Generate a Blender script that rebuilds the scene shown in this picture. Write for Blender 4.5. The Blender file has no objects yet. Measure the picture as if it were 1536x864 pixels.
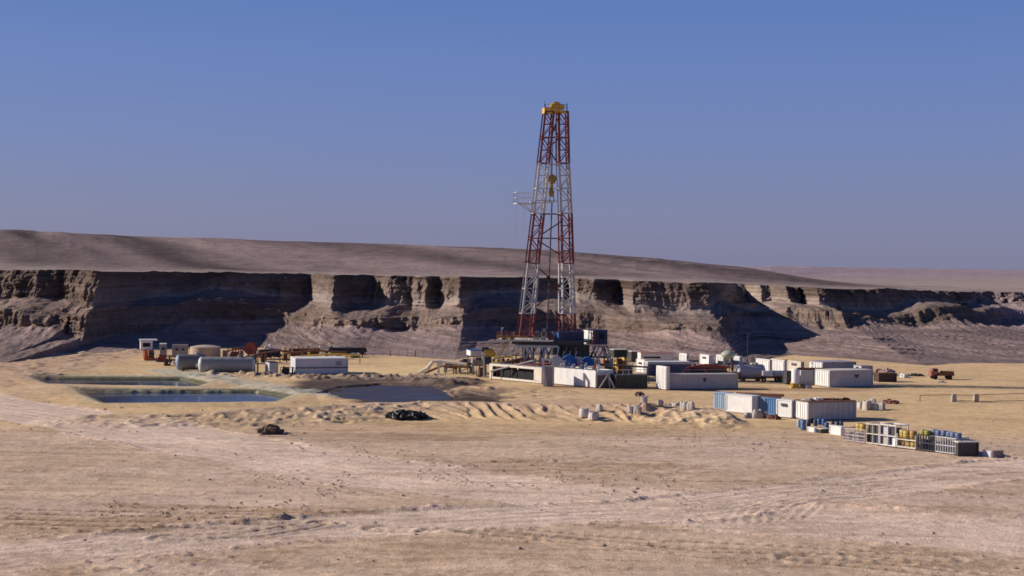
import bpy, bmesh, math, random
import numpy as np
from mathutils import Vector, Matrix
random.seed(7)
C = bpy.context.scene
COL = C.collection
PI = math.pi
# ------------------------------------------------------------------ camera
CAMZ = 19.0
F = 2133.0
PITCH = math.atan(24/F)
ROLL = math.radians(0.6)
MR = Matrix.Rotation(PI/2-PITCH, 4, 'X') @ Matrix.Rotation(ROLL, 4, 'Z')
cam = bpy.data.cameras.new('camera'); cam.lens = 50; cam.sensor_width = 36*1536/1536.0*(2133.333/2133.0)
cam.clip_start = 1; cam.clip_end = 30000
camo = bpy.data.objects.new('camera', cam); COL.objects.link(camo)
camo.matrix_world = Matrix.Translation((0, 0, CAMZ)) @ MR
C.camera = camo
M3 = MR.to_3x3(); M3T = M3.transposed()
CP = Vector((0, 0, CAMZ))
def ray(px, py): return (M3 @ Vector(((px-768)/F, (432-py)/F, -1.0)))
def G(px, py, z=0.0):
    "ground point seen at a photo pixel"
    d = ray(px, py); t = (z-CAMZ)/d.z
    return CP + d*t
def at(px, py, Y):
    "point at depth Y seen at a photo pixel"
    d = ray(px, py); return CP + d*(Y/d.y)
def pix(p):
    q = M3T @ (Vector(p)-CP)
    return 768+F*q.x/(-q.z), 432-F*q.y/(-q.z)
# ------------------------------------------------------------------ noise
_T = np.random.RandomState(11).rand(512, 512).astype(np.float32).ravel()
def vn(x, y, s=0):
    x, y = np.broadcast_arrays(np.asarray(x, float), np.asarray(y, float))
    gx = np.floor(x); gy = np.floor(y); fx = (x-gx).astype(np.float32); fy = (y-gy).astype(np.float32)
    ix = (gx.astype(np.int32)+s*57) & 511; iy = (gy.astype(np.int32)+s*131) & 511
    ix1 = (ix+1) & 511; iy1 = ((iy+1) & 511)*512; iy = iy*512
    ux = fx*fx*(3-2*fx); uy = fy*fy*(3-2*fy)
    a = _T[iy+ix]; b = _T[iy+ix1]; c = _T[iy1+ix]; d = _T[iy1+ix1]
    p = a+(b-a)*ux; q = c+(d-c)*ux
    return (p+(q-p)*uy)*2-1
def fbm(x, y, s=0, o=4, g=0.5):
    r = 0; a = 1; t = 0
    for i in range(o):
        r = r+a*vn(x*2**i+i*17.3, y*2**i-i*9.1, s+i*31); t += a; a *= g
    return r/t
def rid(x, y, s=0, o=3):
    r = 0; a = 1; t = 0
    for i in range(o):
        r = r+a*(1-2*np.abs(vn(x*2**i+i*7.7, y*2**i+i*3.3, s+i*13))); t += a; a *= .5
    return r/t
def sst(a, b, x):
    t = np.clip((x-a)/(b-a), 0, 1); return t*t*(3-2*t)
def dpoly(X, Y, pts, closed=False):
    "distance to a polyline, arclength along it, signed side"
    best = np.full(X.shape, 1e9); S = np.zeros(X.shape); side = np.zeros(X.shape); acc = 0
    P = list(pts)+([pts[0]] if closed else [])
    for (x0, y0), (x1, y1) in zip(P[:-1], P[1:]):
        dx, dy = x1-x0, y1-y0; L = math.hypot(dx, dy)
        t = np.clip(((X-x0)*dx+(Y-y0)*dy)/(L*L), 0, 1)
        ex = X-(x0+t*dx); ey = Y-(y0+t*dy); d = np.sqrt(ex*ex+ey*ey)
        m = d < best; best = np.where(m, d, best); S = np.where(m, acc+t*L, S)
        side = np.where(m, np.sign(dx*ey-dy*ex), side); acc += L
    return best, S, side
def inside(X, Y, pts):
    r = np.zeros(X.shape, bool); n = len(pts); j = n-1
    for i in range(n):
        xi, yi = pts[i]; xj, yj = pts[j]
        c = ((yi > Y) != (yj > Y)) & (X < (xj-xi)*(Y-yi)/((yj-yi)+1e-12)+xi)
        r ^= c; j = i
    return r
def sdf(X, Y, pts):
    d, s, _ = dpoly(X, Y, pts, True)
    return np.where(inside(X, Y, pts), -d, d), s
def gp(lst, z=0.0): return [tuple(G(a, b, z).xy) for a, b in lst]
# ------------------------------------------------------------------ materials
def nn(t, typ, **kw):
    n = t.nodes.new(typ)
    for k, v in kw.items(): setattr(n, k, v)
    return n
_mc = {}
def lin(c): return tuple(x/12.92 if x <= .04045 else ((x+.055)/1.055)**2.4 for x in c)
def paint(name, col, rough=.55, metal=0.0, dirt=.35, dirtcol=(.22, .16, .11), rust=0.0, bump=.0, scale=1.0):
    key = name
    if key in _mc: return _mc[key]
    m = bpy.data.materials.new(name); m.use_nodes = True; t = m.node_tree
    b = t.nodes['Principled BSDF']; b.inputs['Roughness'].default_value = rough; b.inputs['Metallic'].default_value = metal
    tc = nn(t, 'ShaderNodeTexCoord'); L = t.links.new
    n1 = nn(t, 'ShaderNodeTexNoise'); n1.inputs['Scale'].default_value = 1.1*scale; n1.inputs['Detail'].default_value = 7; n1.inputs['Roughness'].default_value = .65
    L(tc.outputs['Object'], n1.inputs['Vector'])
    mp = nn(t, 'ShaderNodeMapping'); mp.inputs['Scale'].default_value = (3.5*scale, 3.5*scale, .35*scale); L(tc.outputs['Object'], mp.inputs['Vector'])
    n2 = nn(t, 'ShaderNodeTexNoise'); n2.inputs['Scale'].default_value = 1.0; n2.inputs['Detail'].default_value = 5; L(mp.outputs[0], n2.inputs['Vector'])
    r1 = nn(t, 'ShaderNodeMapRange'); r1.inputs['From Min'].default_value = .42; r1.inputs['From Max'].default_value = .78; r1.inputs['To Max'].default_value = dirt; L(n1.outputs['Fac'], r1.inputs['Value'])
    r2 = nn(t, 'ShaderNodeMapRange'); r2.inputs['From Min'].default_value = .52; r2.inputs['From Max'].default_value = .8; r2.inputs['To Max'].default_value = max(dirt*.9, rust); L(n2.outputs['Fac'], r2.inputs['Value'])
    x1 = nn(t, 'ShaderNodeMix', data_type='RGBA'); x1.inputs[6].default_value = (*col, 1); x1.inputs[7].default_value = (*[c*.45+d*.45 for c, d in zip(col, dirtcol)], 1); L(r1.outputs[0], x1.inputs[0])
    x2 = nn(t, 'ShaderNodeMix', data_type='RGBA'); L(x1.outputs[2], x2.inputs[6]); x2.inputs[7].default_value = (*((.16, .06, .03) if rust else dirtcol), 1); L(r2.outputs[0], x2.inputs[0])
    L(x2.outputs[2], b.inputs['Base Color'])
    if bump:
        bp = nn(t, 'ShaderNodeBump'); bp.inputs['Strength'].default_value = bump; bp.inputs['Distance'].default_value = .05
        n3 = nn(t, 'ShaderNodeTexNoise'); n3.inputs['Scale'].default_value = 6; n3.inputs['Detail'].default_value = 4; L(tc.outputs['Object'], n3.inputs['Vector'])
        L(n3.outputs['Fac'], bp.inputs['Height']); L(bp.outputs[0], b.inputs['Normal'])
    _mc[key] = m; return m
WHITE = paint('white_paint', (.84, .82, .79), dirt=.36, dirtcol=(.36, .28, .22))
CREAM = paint('cream_paint', (.78, .71, .6), dirt=.35)
GREYW = paint('pale_grey_paint', (.56, .56, .57), dirt=.3)
GREY = paint('grey_steel', (.32, .32, .33), dirt=.4, rust=.3)
SILVER = paint('silver_paint', (.5, .5, .51), rough=.4, metal=.3, dirt=.3)
DARK = paint('dark_steel', (.05, .05, .055), dirt=.4)
BLACK = paint('black_opening', (.012, .012, .015), dirt=.1, rough=.9)
DGREEN = paint('dark_green_paint', (.03, .045, .04), dirt=.3)
RED = paint('red_paint', (.28, .045, .035), dirt=.3, dirtcol=(.12, .05, .04))
MRED = paint('mast_red', (.19, .034, .03), dirt=.35, dirtcol=(.09, .04, .035))
MWHITE = paint('mast_white', (.62, .61, .61), dirt=.25, rust=.25)
ORANGE = paint('orange_paint', (.5, .13, .045), dirt=.35)
RUST = paint('rusty_steel', (.2, .085, .05), dirt=.6, dirtcol=(.08, .04, .03), rough=.85)
YELLOW = paint('yellow_paint', (.66, .42, .06), dirt=.3)
BLUE = paint('blue_paint', (.035, .10, .29), dirt=.25, dirtcol=(.05, .06, .1))
NAVY = paint('navy_paint', (.03, .045, .11), dirt=.25, dirtcol=(.04, .04, .06))
LBLUE = paint('light_blue_paint', (.36, .48, .62), dirt=.3)
MBLUE = paint('mid_blue_paint', (.07, .2, .42), dirt=.2)
SBLUE = paint('slate_blue_paint', (.2, .29, .42), dirt=.3)
TAN = paint('tan_paint', (.58, .42, .29), dirt=.4)
SACK = paint('sack_cloth', (.55, .48, .42), rough=.95, dirt=.5, bump=.5)
CONC = paint('concrete_grey', (.45, .39, .34), rough=.95, dirt=.5, bump=.4)
WOOD = paint('weathered_wood', (.3, .2, .13), rough=.9, dirt=.5)
PLASTIC = paint('black_plastic_sheet', (.02, .018, .02), rough=.5, dirt=.25)
# ------------------------------------------------------------------ mesh builder
class MB:
    def __init__(s): s.v = []; s.f = []; s.sm = []; s.cuts = []
    def cut(s): s.cuts.append((len(s.v), len(s.f))); return s
    def add(s, vs, fs, smooth=False):
        o = len(s.v); s.v += [tuple(v) for v in vs]; s.f += [tuple(i+o for i in f) for f in fs]; s.sm += [smooth]*len(fs); return s
    def box(s, c, d, R=None):
        x, y, z = d[0]/2, d[1]/2, d[2]/2
        vs = [Vector((a*x, b*y, e*z)) for a in (-1, 1) for b in (-1, 1) for e in (-1, 1)]
        if R is not None: vs = [R @ v for v in vs]
        c = Vector(c)
        return s.add([v+c for v in vs], [(0, 1, 3, 2), (4, 6, 7, 5), (0, 4, 5, 1), (2, 3, 7, 6), (0, 2, 6, 4), (1, 5, 7, 3)])
    def bar(s, a, b, w, h=None):
        a = Vector(a); b = Vector(b); d = b-a; L = d.length
        if L < 1e-6: return s
        q = d.to_track_quat('Z', 'Y').to_matrix()
        return s.box((a+b)/2, (w, h or w, L), q)
    def tube(s, a, b, r, n=10, r2=None, cap=True):
        a = Vector(a); b = Vector(b); q = (b-a).to_track_quat('Z', 'Y').to_matrix(); r2 = r if r2 is None else r2
        vs = []
        for p, rr in ((a, r), (b, r2)):
            for i in range(n):
                t = 2*PI*i/n; vs.append(p+q @ Vector((rr*math.cos(t), rr*math.sin(t), 0)))
        s.add(vs, [(i, (i+1) % n, n+(i+1) % n, n+i) for i in range(n)], True)
        if cap: s.add(vs, [tuple(range(n-1, -1, -1)), tuple(range(n, 2*n))])
        return s
    def lathe(s, base, axis, prof, n=20):
        base = Vector(base); q = Vector(axis).to_track_quat('Z', 'Y').to_matrix(); vs = []
        for z, r in prof:
            for i in range(n):
                t = 2*PI*i/n; vs.append(base+q @ Vector((r*math.cos(t), r*math.sin(t), z)))
        fs = []
        for k in range(len(prof)-1):
            for i in range(n): fs.append((k*n+i, k*n+(i+1) % n, (k+1)*n+(i+1) % n, (k+1)*n+i))
        s.add(vs, fs, True); m = len(prof)
        s.add(vs, [tuple(range(n-1, -1, -1)), tuple(range((m-1)*n, m*n))]); return s
    def path(s, pts, r, n=7):
        for a, b in zip(pts[:-1], pts[1:]): s.tube(a, b, r, n)
        return s
    def blob(s, c, d, seed=0, n=10, m=7, rough=.25, flat=.3):
        rr = random.Random(seed); c = Vector(c); vs = []; fs = []
        for j in range(m+1):
            ph = PI*j/m
            for i in range(n):
                th = 2*PI*i/n; k = 1+rough*(rr.random()*2-1)
                z = math.cos(ph); z = max(z, -flat)
                vs.append(c+Vector((d[0]*math.sin(ph)*math.cos(th)*k, d[1]*math.sin(ph)*math.sin(th)*k, d[2]*z*(1 if j in (0, m) else k))))
        for j in range(m):
            for i in range(n): fs.append((j*n+i, j*n+(i+1) % n, (j+1)*n+(i+1) % n, (j+1)*n+i))
        return s.add(vs, fs)
    def each(s, name, mat, parent):
        "every stretch between cuts becomes a part of its own"
        c = [(0, 0)]+s.cuts+[(len(s.v), len(s.f))]; out = []
        for (v0, f0), (v1, f1) in zip(c[:-1], c[1:]):
            if f1 == f0: continue
            m = MB(); m.v = s.v[v0:v1]; m.f = [tuple(i-v0 for i in f) for f in s.f[f0:f1]]; m.sm = s.sm[f0:f1]; out.append(m.build(name, mat, parent))
        return out
    def build(s, name, mat, parent=None, origin=None):
        me = bpy.data.meshes.new(name)
        if parent is not None:
            top = parent
            while top.parent: top = top.parent
            Mi = Matrix.Rotation(-top.rotation_euler.z, 4, 'Z') @ Matrix.Translation(-Vector(top.location))
        else:
            origin = Vector(origin) if origin is not None else Vector((0, 0, 0))
            Mi = Matrix.Translation(-origin)
        me.from_pydata([Mi @ Vector(v) for v in s.v], [], s.f); me.update()
        me.polygons.foreach_set('use_smooth', s.sm)
        me.materials.append(mat)
        o = bpy.data.objects.new(name, me); COL.objects.link(o)
        if parent is not None: o.parent = parent
        else: o.location = origin
        return o
def tag(o, label=None, cat=None, group=None, kind=None):
    if label: o['label'] = label
    if cat: o['category'] = cat
    if group: o['group'] = group
    if kind: o['kind'] = kind
    return o
def thing(name, loc, label, cat, group=None, yaw=0.0):
    o = bpy.data.objects.new(name, None); COL.objects.link(o); o.empty_display_size = .2
    o.location = loc; o.rotation_euler = (0, 0, yaw); return tag(o, label, cat, group)
def dup(root, loc, label=None, yaw=None, group=None):
    r = root.copy(); COL.objects.link(r); r.location = loc
    if yaw is not None: r.rotation_euler = (0, 0, yaw)
    if label: r['label'] = label
    if group: r['group'] = group
    for ch in list(root.children):
        c = ch.copy(); COL.objects.link(c); c.parent = r
        for g in list(ch.children):
            d = g.copy(); COL.objects.link(d); d.parent = c
    return r
# ------------------------------------------------------------------ ground
PITA = gp([(46, 568), (272, 569), (305, 577), (290, 583), (84, 580)], -.2)
PITB = gp([(108, 588), (385, 588), (432, 595), (405, 606), (165, 608)], -.2)
PITC = gp([(492, 592), (520, 582), (575, 578), (645, 579), (668, 589), (676, 599), (640, 604), (575, 604), (535, 600)], -.2)
MUD = gp([(428, 572), (520, 565), (650, 566), (735, 578), (775, 590), (745, 602), (560, 606), (500, 598), (450, 588)])
CREST = gp([(165, 612), (300, 611), (430, 608), (560, 602), (700, 600), (830, 603), (960, 604), (1075, 612)], 1.5)
ROADA = gp([(-260, 575), (-60, 600), (130, 632), (330, 668), (600, 712), (850, 745), (1100, 775), (1450, 800), (1900, 830)])
ROADB = gp([(-260, 860), (200, 815), (500, 793), (760, 778), (1000, 765), (1250, 735), (1480, 705), (1800, 680)])
LINER = gp([(250, 556), (310, 566), (370, 575), (430, 585), (500, 594)])
LINER2 = gp([(40, 566), (160, 563), (300, 566)])
LINER3 = gp([(95, 583.5), (250, 582.5), (380, 583)], .4)
TRACKS = [([(-40, 762), (200, 770), (420, 778)], .28, 1), ([(-40, 776), (160, 784), (380, 790), (470, 788)], .3, 1), ([(250, 806), (380, 802), (490, 786)], .22, 1),
          ([(570, 795), (800, 806), (1000, 820), (1250, 832), (1420, 842)], .26, 1), ([(650, 800), (860, 816), (1060, 838), (1250, 842)], .22, 1),
          ([(1195, 842), (1330, 855), (1500, 872)], .3, 1), ([(1400, 714), (1500, 706), (1600, 700)], .5, 0), ([(1290, 728), (1360, 722), (1450, 712)], .35, 0),
          ([(0, 800), (260, 796), (500, 790)], .2, 0), ([(1050, 748), (1180, 735), (1300, 716)], .25, 0), ([(90, 655), (300, 690), (560, 740)], .25, 0),
          ([(150, 660), (360, 700), (640, 760)], .25, 0), ([(700, 640), (980, 660), (1150, 668)], .3, 0), ([(900, 700), (1050, 725), (1250, 722)], .3, 0), ([(1100, 600), (1300, 596), (1536, 610)], .3, 0),
          ([(1150, 590), (1350, 585), (1560, 590)], .3, 0), ([(860, 588), (800, 598), (750, 603)], .5, 0), ([(900, 592), (850, 600), (800, 606)], .5, 0)]
TRACKS = [(gp(a), w, k) for a, w, k in TRACKS]
for q in range(6):       # tyre arcs of turning vehicles
    TRACKS.append((gp([(1105+q*17, 786-q*2), (1118+q*19, 764-q), (1165+q*22, 750), (1250+q*20, 741+q), (1370+q*15, 735+q*2)]), .16+.04*(q % 3), 0))
for P_, w_ in ((ROADA, (-5.2, -3.4, -1.2, .8, 3.1, 5.0)), (ROADB, (-3.4, -1.5, .6, 2.6))):
    for o_ in w_: TRACKS.append(([(p[0]+.25*o_, p[1]+o_) for p in P_], .18, 0))
TINT = np.array([1.5, 1.405, 1.305])
def ground_fn(X, Y):
    Z = np.zeros(X.shape)
    far = sst(165, 180, Y)
    near = 1-far
    Z += near*(.45*fbm(X/38, Y/22, 3, 3))*sst(185, 150, Y)
    yA, yB = Y.min(), Y.max()
    rough = np.clip(fbm(X/14, Y/7, 11, 3)*1.4+.15, 0, 1)*near
    # colours
    base = np.array([.46, .355, .265]); road = np.array([.57, .46, .385]); pad = np.array([.51, .375, .215]); brown = np.array([.27, .185, .115])
    col = np.ones(X.shape+(3,))*base
    def mix(c, w):
        nonlocal col
        w = np.clip(w, 0, 1)[..., None]; col = col*(1-w)+np.array(c)*w
    mix((.49, .39, .32), .7*sst(-.05, .45, fbm(X/22+5, Y/11, 21, 4)))
    mix(brown, .5*rough*sst(.0, .4, fbm(X/9, Y/3.5, 25, 4)))
    mix(pad, sst(160, 180, Y+6*fbm(X/20, Y/12, 27, 3))*.95)
    mix((.40, .29, .20), .5*sst(.1, .5, fbm(X/18, Y/9, 29, 4))*sst(185, 200, Y))
    clod = np.maximum(0, fbm(X*2.3, Y*2.0, 5, 3, .7)-.22)*1.9*sst(-.25, .3, fbm(X/5, Y/2.5, 7, 3))
    # roads
    rw = 0
    for P, hw, sd in () if yA > 260 else ((ROADA, 7.5, 1), (ROADB, 5.0, 2)):
        d, s, side = dpoly(X, Y, P); d = d+.9*fbm(s/9, d*0, 33+sd, 3)
        w = 1-sst(hw-.8, hw+.6, d); rw = np.maximum(rw, w)
        Z = Z*(1-.5*w)-.10*w
        wind = np.exp(-((d-hw-.4)/.55)**2)*sst(-.35, .3, fbm(s/6, d*0, 35+sd, 3))
        Z += wind*(.10+.34*np.maximum(0, fbm(X*2.2, Y*2.2, 41, 3, .7)))
        mix(road*(1+.09*vn(d*1.7, s/40, 43)[..., None]), w*.95)
        mix((.62, .47, .39), wind*.7)
    # rough brown zones by place
    for px_, py_, rxp, ryp, k in ((190, 778, 330, 24, .95), (430, 770, 120, 9, .8), (480, 835, 260, 20, .5), (850, 645, 480, 12, .5), (850, 700, 220, 14, .75), (1150, 727, 240, 9, .4), (1300, 842, 300, 18, .45), (720, 818, 300, 12, .6), (1400, 772, 150, 16, .4), (60, 695, 80, 14, .3), (560, 655, 190, 8, .65), (1010, 760, 200, 7, .3)):
        g_ = G(px_, py_); cx, cy = g_.x, g_.y; rx = rxp*cy/2133; ry = ryp*cy*cy/(19*2133)
        if yA > 175: continue
        e = ((X-cx)/rx)**2+((Y-cy)/ry)**2+1.1*fbm(X/5, Y/2.2, 47, 3)
        w = (1-sst(.4, 1.2, e))*k*(1-.7*rw)
        mix(brown, w*(.35+.65*sst(-.15, .3, fbm(X/3.0, Y/.8, 51, 4)))); rough = np.maximum(rough, w)
    Z += (.04+.24*rough)*clod*near*(1-.75*rw) + .025*fbm(X*2.2, Y*2.0, 61, 3)*(1-.5*rw)*near
    crumb = sst(.22, .5, fbm(X*1.5, Y*1.1, 151, 3, .7))*sst(-.1, .35, fbm(X/6, Y/2, 153, 3))*near
    mix(brown*.8, crumb*.55*(1-.6*rw)); Z += crumb*.05
    streak = sst(.15, .5, fbm((X+.6*Y)/9, (Y-.12*X)*1.1, 155, 3))*near
    mix((.53, .42, .33), streak*.45); streak = sst(.2, .5, fbm((X-.4*Y)/11, (Y+.1*X)*.9, 157, 3))*near
    mix(brown, streak*.4)
    # tracks
    for P, w, tread in TRACKS:
        py_ = [p[1] for p in P]
        if min(py_)-4 > yB or max(py_)+4 < yA: continue
        d, s, side = dpoly(X, Y, P); w = w*1.3 if tread else w
        m = d < 4
        if not m.any(): continue
        for off in (-.95, .95):
            dd = np.abs(d*side-off); g = np.exp(-(dd/w)**2)
            t = (.6+.4*np.sin(s*2*PI/1.0)) if tread else (.5+.5*vn(s/5, s*0, 71))
            Z = Z-(.11 if tread else .06)*g*t
            Z = Z+(.09 if tread else .03)*np.exp(-((dd-w*1.6)/(w*.7))**2)
            mix(brown*.55, (1.0 if tread else .32)*g*t)
            mix((.56, .45, .36), .3*np.exp(-((dd-w*1.7)/(w*.8))**2))
    if yB < 160 or yA > 345:
        col = col*(1+.10*fbm(X*1.7, Y*1.2, 131, 3)[..., None]+.10*fbm(X/6, Y/2.2, 133, 3)[..., None])
        return Z, np.clip(col*TINT, .01, .9)
    # crest berm
    d, s, side = dpoly(X, Y, CREST)
    fr = side < 0
    n1 = fbm(s/7, d/5, 81, 3)
    wd = np.where(fr, 9.5+1.5*n1, 3.0)
    hh = (1.35+.12*fbm(s/5, s*0, 83, 2))*(.55+.45*sst(-42, -30, X))
    ends = sst(-62, -56, X)*(1-sst(27.5, 31, X))
    hgt = hh*np.clip(1-d/wd, 0, 1)**np.where(fr, 1.15, 1.0)*ends
    win = np.where(fr, sst(0, 2, d)*(1-sst(8, 12.5, d)), 0)*ends
    q_ = (s-.33*d-.012*d*d+2.0*fbm(s/6, d/8, 85, 3))/2.0; fq = q_-np.floor(q_); hk = vn(np.floor(q_), s*0, 88)*.5+.5
    wav = (np.minimum(fq/.72, (1-fq)/.28)*2-1)*(.1+.9*hk)
    sc = .5+.5*sst(-.3, .4, fbm(s/14, d*0, 89, 2))
    reg = sst(-17, -11, X)*(1-sst(13, 19, X))
    wav = wav*reg+(1-reg)*1.1*(rid(X/2.3, Y/2.0+s*0, 86, 3))
    sc = sc*(.75+.25*reg)*(.45+.55*vn(s/3.1, d/9, 84)*.5+.3)
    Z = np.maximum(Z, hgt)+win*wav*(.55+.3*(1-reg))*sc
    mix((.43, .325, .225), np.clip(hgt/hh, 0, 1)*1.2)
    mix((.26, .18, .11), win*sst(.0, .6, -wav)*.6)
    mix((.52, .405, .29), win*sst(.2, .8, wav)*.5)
    rub = ends*(1-sst(4, 13, d))*sst(.05, .4, fbm(X/6, Y/5, 91, 3))
    Z += rub*.35*np.maximum(0, fbm(X*.9, Y*.9, 93, 3))
    # lumpy spoil at right part of the berm
    lx = np.exp(-((X-23)/5.5)**2-((Y-196)/4)**2)+.8*np.exp(-((X-17)/4)**2-((Y-188)/3)**2)
    Z += lx*(.3+1.3*np.maximum(0, fbm(X/1.1, Y/1.1, 95, 3))); mix((.30, .20, .145), lx*1.1*(.6+.4*fbm(X, Y, 96, 2)))
    # pits
    allw = 0
    for P, hb, kind in ((PITA, .35, 0), (PITB, .3, 0), (PITC, .3, 1)):
        sd, s = sdf(X, Y, P); sd = sd+.45*fbm(X/3, Y/3, 101, 3)*(1.6 if kind else .6)
        up = hb*(1-sst(2.6, 7.5, sd))*sst(-.2, 1.8, sd)*(1+.15*fbm(X/2, Y/2, 103, 2))
        Z = np.where((sd > 0) & (up > .01), np.maximum(Z, up), Z)
        Z = np.where(sd < 1.8, np.minimum(Z, -.9+(sd+1.0)*(1.0 if not kind else .42)), Z)
        if kind:
            mix((.20, .15, .12), (1-sst(.5, 5, sd+1.8*fbm(X/4, Y/3, 105, 3)))*.85); mix((.06, .045, .045), (1-sst(-.5, 1.6, sd))*.9)
        else:
            mix((.38, .36, .27), (1-sst(1.2, 3.5, sd+fbm(X/2, Y/2, 107, 2)))*.75); mix((.07, .075, .05), (1-sst(.3, 1.5, sd))*.9)
    sdm, _ = sdf(X, Y, MUD); wm = 1-sst(-1.5, 1.5, sdm+3.0*fbm(X/6, Y/4, 141, 3)); mix((.058, .044, .044), wm*.97); mix((.13, .10, .095), wm*sst(.0, .5, fbm(X/4, Y/1.6, 143, 3))*.7); Z = Z-.25*wm*(Z > -.1)+wm*.12*fbm(X/2, Y/2, 145, 3)
    # pale liner sheets laid over the dykes
    for P, w0, c, k in ((LINER, 5.0, (.36, .385, .34), .8), (LINER2, 1.2, (.36, .40, .29), .7), (LINER3, .8, (.40, .40, .28), .7)):
        d, s, side = dpoly(X, Y, P)
        w = (1-sst(w0*.6, w0, d+.8*fbm(X/2, Y/2, 111, 3)))
        mix(c, w*k*(.75+.25*vn(s/1.2, d/2.5, 113))); mix((.30, .44, .42), w*k*.35*sst(.1, .5, fbm(X/3, Y/3, 115, 3)))
        Z += (w*.12*fbm(X/1.1, Y/1.1, 117, 2)+.12*w)*(Z > -.1)
    # bank left of the pits and churned soil near the rig
    k = np.exp(-((X+70)/9)**2-((Y-214)/7)**2); Z += k*.9; mix((.45, .34, .23), k)
    k = (1-sst(.5, 1.2, ((X+2)/15)**2+((Y-222)/8)**2+.6*fbm(X/5, Y/4, 121, 3)))
    mix((.30, .22, .16), k*.7*sst(-.1, .5, fbm(X/4, Y/2, 123, 3))); Z += k*.35*np.maximum(0, fbm(X/1.6, Y/1.3, 125, 3))
    k = np.exp(-((X+4)/5)**2-((Y-226)/3.4)**2); Z += .9*k; mix((.52, .38, .24), k)
    k = (1-sst(.6, 1.3, ((X+14)/11)**2+((Y-243)/7)**2)); mix((.16, .115, .09), k*.8)
    k = (1-sst(.5, 1.3, ((X-24)/42)**2+((Y-236)/5)**2+.5*fbm(X/5, Y/4, 127, 3)))*sst(-2, 8, X); mix((.25, .15, .10), k*.6)
    # dug rubble band between the long cabin and the mud, grey tips under the flow pipes
    pb = gp([(330, 563), (450, 566), (560, 566), (650, 566)]); d, s, _ = dpoly(X, Y, pb); k = np.exp(-(d/3.2)**2)
    Z += k*(.35+1.1*np.maximum(0, fbm(X/1.3, Y/1.3, 161, 3))); mix((.36, .28, .21), k*.8); mix((.10, .08, .075), k*.8*sst(.1, .4, fbm(X/1.5, Y/2, 163, 3)))
    g1_ = G(665, 572); k = 1-sst(.5, 1.2, ((X-g1_.x)/7)**2+((Y-g1_.y)/6)**2+.5*fbm(X/3, Y/3, 165, 3)); mix((.16, .125, .105), k*.9); Z += k*(.5+.5*fbm(X/1.5, Y/2.5, 167, 3))
    # bright level patch behind the pits, dark soil left
    k = (1-sst(.6, 1.2, ((X+22)/24)**2+((Y-272)/16)**2)); mix((.56, .43, .25), k*.8)
    k = sst(-72, -85, X)*sst(215, 230, Y); mix((.36, .26, .20), k*.7); Z += k*.6*np.maximum(0, fbm(X/3, Y/3, 129, 3))
    col = col*(1+.10*fbm(X*1.7, Y*1.2, 131, 3)[..., None]+.10*fbm(X/6, Y/2.2, 133, 3)[..., None])
    return Z, np.clip(col*TINT, .01, .9)
def gz(x, y):
    z, c = ground_fn(np.array([[float(x)]]), np.array([[float(y)]])); return float(z[0, 0])
def grid_mesh(name, X, Y, Z, col, mat, smooth=True):
    n, m = X.shape
    me = bpy.data.meshes.new(name)
    me.vertices.add(n*m); co = np.stack([X, Y, Z], -1).astype(np.float32).ravel(); me.vertices.foreach_set('co', co)
    i = np.arange(n*m).reshape(n, m); q = np.stack([i[:-1, :-1], i[:-1, 1:], i[1:, 1:], i[1:, :-1]], -1).reshape(-1, 4)
    me.loops.add(q.size); me.loops.foreach_set('vertex_index', q.ravel().astype(np.int32))
    me.polygons.add(len(q)); me.polygons.foreach_set('loop_start', (np.arange(len(q))*4).astype(np.int32)); me.polygons.foreach_set('loop_total', np.full(len(q), 4, np.int32))
    me.polygons.foreach_set('use_smooth', np.full(len(q), smooth))
    me.update(calc_edges=True)
    a = me.color_attributes.new('tint', 'FLOAT_COLOR', 'POINT')
    c4 = np.concatenate([col, np.ones(col.shape[:-1]+(1,))], -1).astype(np.float32).ravel(); a.data.foreach_set('color', c4)
    me.materials.append(mat)
    o = bpy.data.objects.new(name, me); COL.objects.link(o); return o
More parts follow.
